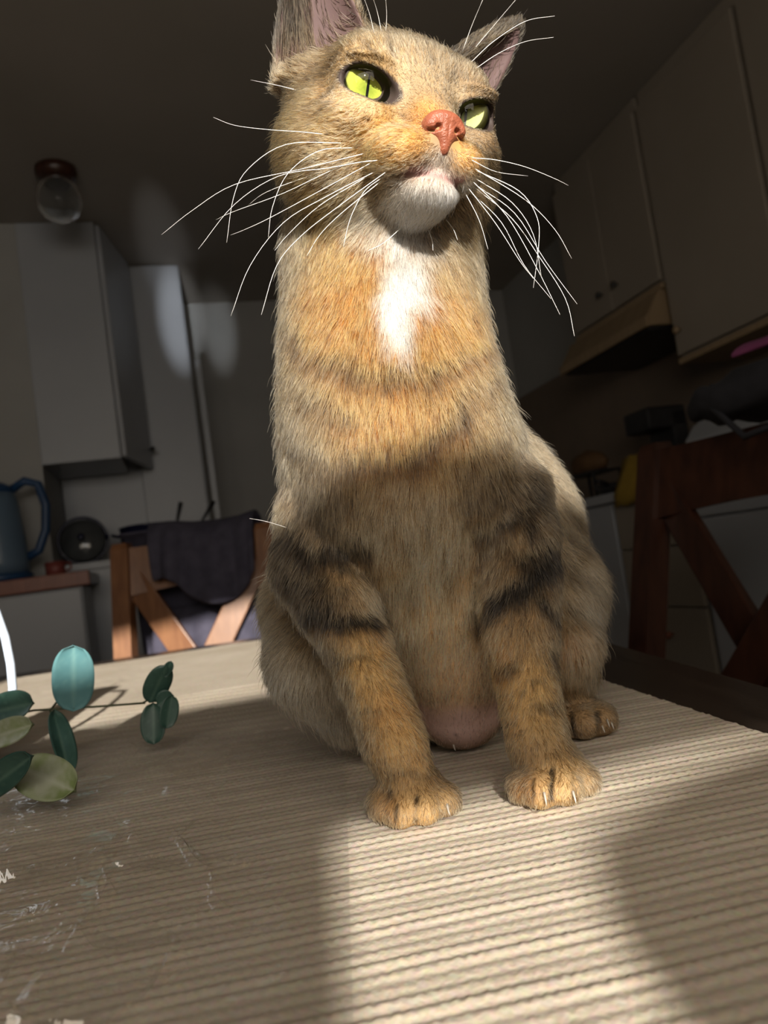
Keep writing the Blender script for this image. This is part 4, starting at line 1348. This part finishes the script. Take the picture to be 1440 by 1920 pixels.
NP_ = 5
ss = np.linspace(0, 1, NP_)
pos = np.zeros((NF, NP_, 3), np.float32)
dir0 = Tg * np.cos(lift)[:, None] + N0 * np.sin(lift)[:, None]
bend = Tg - N0 * 0.05
tip = R0 + ln[:, None] * (0.75 * dir0 + 0.25 * bend)
# clumping towards the mean tip of small cells
cell = np.floor((R0 + 0.0015 * rng.normal(size=(NF, 3))) / 0.0036).astype(np.int64)
key = cell[:, 0] * 1000003 + cell[:, 1] * 10007 + cell[:, 2]
_, inv = np.unique(key, return_inverse=True)
cn = np.bincount(inv)
ct = np.stack([np.bincount(inv, weights=tip[:, q]) for q in range(3)], 1) / cn[:, None]
pull = (0.55 * (ct[inv] - tip))
for i, t in enumerate(ss):
    pos[:, i] = R0 + ln[:, None] * (t * (1 - .25 * t) * dir0 + .25 * t * t * bend) + pull * t * t
    if i: pos[:, i, 2] = np.maximum(pos[:, i, 2], TABLE + 0.0012)


def hair_object(name, pos, rad, col, mat, parent):
    n, k = pos.shape[:2]
    hcv = bpy.data.hair_curves.new(name)
    hcv.add_curves([k] * n)
    hcv.attributes['position'].data.foreach_set('vector', pos.astype(np.float32).ravel())
    a = hcv.attributes.get('radius') or hcv.attributes.new('radius', 'FLOAT', 'POINT')
    a.data.foreach_set('value', rad.astype(np.float32).ravel())
    c = hcv.attributes.new('hair_colour', 'FLOAT_COLOR', 'CURVE')
    c.data.foreach_set('color', np.concatenate([col, np.ones((n, 1))], 1).astype(np.float32).ravel())
    hcv.materials.append(mat)
    return link(bpy.data.objects.new(name, hcv), parent)


m_fur = bpy.data.materials.new('fur'); m_fur.use_nodes = True
nt = m_fur.node_tree
for nd in list(nt.nodes):
    if nd.type == 'BSDF_PRINCIPLED': nt.nodes.remove(nd)
out = nt.nodes['Material Output']
at = nt.nodes.new('ShaderNodeAttribute'); at.attribute_name = 'hair_colour'
hi = nt.nodes.new('ShaderNodeHairInfo')
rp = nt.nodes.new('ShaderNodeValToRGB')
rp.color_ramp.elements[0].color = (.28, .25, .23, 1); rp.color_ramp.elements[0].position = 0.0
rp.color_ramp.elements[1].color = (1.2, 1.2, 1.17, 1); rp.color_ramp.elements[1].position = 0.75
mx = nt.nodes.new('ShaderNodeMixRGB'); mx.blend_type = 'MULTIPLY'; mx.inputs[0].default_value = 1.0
hb = nt.nodes.new('ShaderNodeBsdfHairPrincipled')
hb.model = 'CHIANG'
hb.parametrization = 'COLOR'
hb.inputs['Roughness'].default_value = 0.42
hb.inputs['Radial Roughness'].default_value = 0.6
hb.inputs['Coat'].default_value = 0.0
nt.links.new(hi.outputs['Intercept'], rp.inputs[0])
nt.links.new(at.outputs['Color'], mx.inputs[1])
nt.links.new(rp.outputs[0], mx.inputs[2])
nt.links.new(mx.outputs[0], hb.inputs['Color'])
nt.links.new(hb.outputs[0], out.inputs['Surface'])

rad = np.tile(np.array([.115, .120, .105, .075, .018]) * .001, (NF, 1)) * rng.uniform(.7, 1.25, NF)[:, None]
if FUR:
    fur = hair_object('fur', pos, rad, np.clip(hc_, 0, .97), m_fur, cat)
    fur['kind'] = 'stuff'
print('fur', NF, time.time() - T0)

# --- eyes
def eye_material():
    m, nt, b = new_mat('cat_eye')
    N = nt.nodes.new; L = nt.links.new
    tc = N('ShaderNodeTexCoord'); sep = N('ShaderNodeSeparateXYZ'); L(tc.outputs['Object'], sep.inputs[0])
    # local: +Z gaze axis, y up along the slit; unit sphere scaled

    def math_(op, a, bb=None):
        n = N('ShaderNodeMath'); n.operation = op
        for i, v in enumerate((a, bb)):
            if v is None: continue
            if isinstance(v, (int, float)): n.inputs[i].default_value = v
            else: L(v, n.inputs[i])
        return n.outputs[0]
    x, y = sep.outputs[0], sep.outputs[1]
    R = EYE_R * HS
    xx = math_('DIVIDE', x, R); yy = math_('DIVIDE', y, R)
    rad_ = math_('SQRT', math_('ADD', math_('MULTIPLY', xx, xx), math_('MULTIPLY', yy, yy)))
    ramp = N('ShaderNodeValToRGB'); L(rad_, ramp.inputs[0])
    e = ramp.color_ramp.elements
    e[0].position = 0.0; e[0].color = (.26, .36, .04, 1)
    e[1].position = 0.80; e[1].color = (.74, .78, .16, 1)
    for p_, c_ in ((.45, (.62, .70, .10, 1)), (.86, (.10, .09, .03, 1)), (.89, (.03, .02, .015, 1))):
        q = e.new(p_); q.color = c_
    ns = N('ShaderNodeTexNoise'); ns.inputs['Scale'].default_value = 900; L(tc.outputs['Object'], ns.inputs['Vector'])
    mixn = N('ShaderNodeMixRGB'); mixn.blend_type = 'MULTIPLY'; mixn.inputs[0].default_value = .35
    L(ramp.outputs[0], mixn.inputs[1]); L(ns.outputs['Fac'], mixn.inputs[2])
    # slit: |x| < w * sqrt(1 - (y/l)^2)
    yl = math_('DIVIDE', yy, .50)
    wv = math_('MULTIPLY', math_('SQRT', math_('MAXIMUM', math_('SUBTRACT', 1.0, math_('MULTIPLY', yl, yl)), 0.0)), .05)
    inside = math_('LESS_THAN', math_('ABSOLUTE', xx), wv)
    mix = N('ShaderNodeMixRGB'); L(inside, mix.inputs[0]); L(mixn.outputs[0], mix.inputs[1]); mix.inputs[2].default_value = (.004, .004, .004, 1)
    L(mix.outputs[0], b.inputs['Base Color'])
    b.inputs['Roughness'].default_value = 0.35
    return m


m_eye = eye_material()
IRIS = .46
m_cornea = bpy.data.materials.new('cornea'); m_cornea.use_nodes = True
nt = m_cornea.node_tree
nt.nodes.remove(nt.nodes['Principled BSDF'])
tr = nt.nodes.new('ShaderNodeBsdfTransparent'); gl = nt.nodes.new('ShaderNodeBsdfGlossy'); gl.inputs['Roughness'].default_value = .04
fr = nt.nodes.new('ShaderNodeFresnel'); fr.inputs['IOR'].default_value = 1.38; mm = nt.nodes.new('ShaderNodeMixShader')
nt.links.new(fr.outputs[0], mm.inputs[0]); nt.links.new(tr.outputs[0], mm.inputs[1]); nt.links.new(gl.outputs[0], mm.inputs[2])
nt.links.new(mm.outputs[0], nt.nodes['Material Output'].inputs['Surface'])
for s, pp in ((-1, (698, 165)), (1, (880, 202))):
    c = H(*EYE[s]); R = EYE_R * HS
    r = (pp[0] - 720) / FPX * RIGHT - (pp[1] - 960) / FPX * UP + fw; r /= np.linalg.norm(r)
    oc = c - CAM; tca = oc @ r; dd = oc @ oc - tca * tca
    hit = CAM + r * (tca - math.sqrt(max(R * R - dd, 0)))
    g = (hit - c); g /= np.linalg.norm(g)
    yv = hz - g * (hz @ g); yv /= np.linalg.norm(yv); xv = np.cross(yv, g)
    Mw = Matrix(((xv[0], yv[0], g[0], c[0]), (xv[1], yv[1], g[1], c[1]), (xv[2], yv[2], g[2], c[2]), (0, 0, 0, 1)))
    bm = bmesh.new()
    bmesh.ops.create_uvsphere(bm, u_segments=56, v_segments=40, radius=R)
    for v in bm.verts:                      # the iris lies flat behind the cornea
        if v.co.z > IRIS * R: v.co.z = IRIS * R - .06 * (v.co.z - IRIS * R)
    o = bm_obj('eye', bm, m_eye, cat, True)
    o.matrix_world = Mw
    bm = bmesh.new()
    bmesh.ops.create_uvsphere(bm, u_segments=56, v_segments=40, radius=R * 1.012)
    bmesh.ops.delete(bm, geom=[v for v in bm.verts if v.co.z < (IRIS - .06) * R], context='VERTS')
    k = bm_obj('cornea', bm, m_cornea, o, True)
    o['label'] = 'yellow-green eye with slit pupil'

# --- nose leather
a_ = np.arange(-1.3, 1.3, .045)
nf = Field(a_, np.arange(4.6, 6.5, .045), np.arange(-2.6, -.3, .045))
_k = Field._apply
nf_ = nf
def nell(c, r, k, op='add'):
    nf_.ell(c, r, None, k, op)
nell((0, 5.52, -.92), (.74, .44, .36), .2)
for s in (-1, 1):
    nell((s * .56, 5.46, -1.22), (.38, .44, .36), .2)
nell((0, 5.54, -1.38), (.56, .40, .50), .2)
nell((0, 5.55, -1.85), (.26, .30, .42), .2)
for s in (-1, 1):
    nell((s * .42, 5.92, -1.33), (.15, .26, .13), .06, 'sub')
    nell((s * .66, 5.78, -1.46), (.22, .22, .07), .06, 'sub')
nell((0, 5.98, -1.60), (.03, .10, .6), .05, 'sub')
nV, nQ = nf.mesh()
nV = smooth_verts(nV, nQ, 2)
m_nose = noise_mat('nose_leather', (.34, .105, .055), (.27, .078, .042), scale=260, rough=.38, bump=.35, bump_scale=900, spec=.5)
nose = quad_mesh('nose', HEAD_C + HS * (nV @ HM), nQ, m_nose, cat)
nose['label'] = 'brick-pink nose leather'

# --- whiskers, each a tapering tube
m_whisk, nt, b = new_mat('whisker')
b.inputs['Base Color'].default_value = (.95, .94, .92, 1)
b.inputs['Roughness'].default_value = .25
WHISK = [
    ([(645, 268), (536, 271), (465, 317), (438, 370), (425, 455)], .37, .37), ([(665, 277), (598, 283), (540, 325), (511, 388), (503, 445)], .365, .36),
    ([(686, 287), (565, 317), (440, 346), (360, 395), (303, 440)], .36, .37), ([(700, 300), (615, 315), (523, 330), (440, 383), (372, 467)], .36, .36),
    ([(712, 300), (640, 312), (532, 362), (440, 396), (405, 412)], .36, .38), ([(698, 304), (607, 354), (507, 408), (460, 430), (432, 441)], .36, .38),
    ([(707, 320), (615, 367), (532, 417), (469, 498), (433, 592)], .355, .35), ([(727, 320), (640, 383), (565, 442), (519, 498), (490, 590)], .355, .34),
    ([(723, 329), (690, 352), (673, 375), (655, 415), (644, 462)], .355, .34), ([(610, 252), (560, 247), (502, 243), (440, 235), (400, 220)], .38, .40),
    ([(720, 335), (640, 400), (600, 440), (575, 480)], .355, .35), ([(690, 330), (600, 385), (540, 440), (515, 470)], .36, .36), ([(670, 300), (580, 330), (500, 360), (465, 385)], .365, .39),
    ([(885, 296), (930, 300), (985, 313), (1040, 335), (1066, 348)], .365, .38), ([(893, 320), (973, 358), (1007, 408), (1010, 460), (1000, 540)], .365, .36),
    ([(890, 316), (985, 375), (1040, 430), (1072, 485)], .365, .37), ([(890, 346), (965, 400), (1023, 490), (1082, 570)], .362, .35), ([(888, 350), (960, 410), (1010, 480), (1060, 560), (1077, 630)], .362, .34),
    ([(880, 358), (940, 417), (982, 496), (1033, 560)], .362, .34), ([(876, 350), (930, 420), (975, 490), (1000, 522)], .362, .34), ([(868, 354), (898, 412), (915, 467)], .358, .345),
    ([(892, 335), (960, 380), (1000, 440), (1015, 520)], .362, .35), ([(886, 340), (950, 405), (1005, 500), (1050, 590)], .362, .345), ([(884, 300), (930, 322), (990, 330)], .365, .385),
    ([(702, 66), (694, 30), (682, -5)], .37, .36), ([(716, 64), (708, 25), (699, -5)], .37, .36), ([(723, 64), (725, 30), (723, -5)], .37, .36),
    ([(866, 100), (884, 50), (905, 0)], .385, .37), ([(872, 112), (920, 55), (970, -4)], .385, .37), ([(880, 120), (925, 78), (985, 40), (1040, 30)], .385, .38), ([(890, 130), (935, 100), (985, 78), (1038, 70)], .39, .38),
    ([(540, 990), (500, 978), (468, 972)], .41, .41), ([(560, 170), (520, 160), (470, 150)], .40, .42),
    ([(760, 420), (720, 455), (690, 470)], .35, .345), ([(835, 410), (850, 430), (858, 450)], .35, .345), ([(800, 425), (810, 450), (812, 470)], .35, .345),
]
def catmull(pts, n):
    pts = np.asarray(pts, float)
    pp = np.vstack([2 * pts[0] - pts[1], pts, 2 * pts[-1] - pts[-2]])
    o = []
    for i in range(1, len(pp) - 2):
        for t in np.linspace(0, 1, n, endpoint=False):
            a, b_, c, d = pp[i - 1:i + 3]
            o.append(.5 * (2 * b_ + (c - a) * t + (2 * a - 5 * b_ + 4 * c - d) * t * t + (3 * b_ - a - 3 * c + d) * t ** 3))
    o.append(pts[-1])
    return np.array(o)


def tube(path, radii, sides=6):
    path = np.asarray(path, float); n = len(path)
    vs_, fs_ = [], []
    t = np.gradient(path, axis=0); t /= np.linalg.norm(t, axis=1)[:, None] + 1e-12
    ref = np.array([0, 0, 1.0]) if abs(t[0][2]) < .9 else np.array([1.0, 0, 0])
    for i in range(n):
        a = ref - t[i] * (ref @ t[i]); a /= np.linalg.norm(a); b_ = np.cross(t[i], a); ref = a
        for k in range(sides):
            w = 2 * math.pi * k / sides
            vs_.append(path[i] + radii[i] * (math.cos(w) * a + math.sin(w) * b_))
    for i in range(n - 1):
        for k in range(sides):
            fs_.append((i * sides + k, i * sides + (k + 1) % sides, (i + 1) * sides + (k + 1) % sides, (i + 1) * sides + k))
    fs_.append(tuple(range(sides))[::-1]); fs_.append(tuple((n - 1) * sides + k for k in range(sides)))
    return vs_, fs_


for pts, da, db in WHISK:
    q = catmull(pts, 5)
    n = len(q)
    root = on_cat(*pts[0]); d0 = float((root - CAM) @ fw)
    path = [W(x, y, d0 - .002 + (db - da) * (i / (n - 1)) ** 1.2) for i, (x, y) in enumerate(q)]
    path[0] = root
    vs_, fs_ = tube(path, np.linspace(.00020, .00007, n), 5)
    mesh_obj('whisker', vs_, fs_, m_whisk, cat, True)

# --- claws
m_claw = noise_mat('claw', (.40, .36, .31), (.55, .50, .44), scale=300, rough=.2)
for (x, y), (dx, dy) in (((838, 1512), (6, 14)), ((824, 1540), (5, 10)), ((1020, 1490), (2, 18)), ((1074, 1488), (3, 15)), ((1138, 1352), (3, 14)), ((1129, 1364), (3, 11)), ((1146, 1358), (3, 10))):
    p0 = on_cat(x, y)
    q = [p0 + UP * .001, p0 - fw * .0030 + (RIGHT * dx - UP * dy) * .00010, p0 - fw * .0034 + (RIGHT * dx - UP * dy) * .00022]
    q = catmull(q, 3)
    vs_, fs_ = tube(q, np.linspace(.0007, .00012, len(q)), 6)
    mesh_obj('claw', vs_, fs_, m_claw, cat, True)
print('cat done', time.time() - T0)
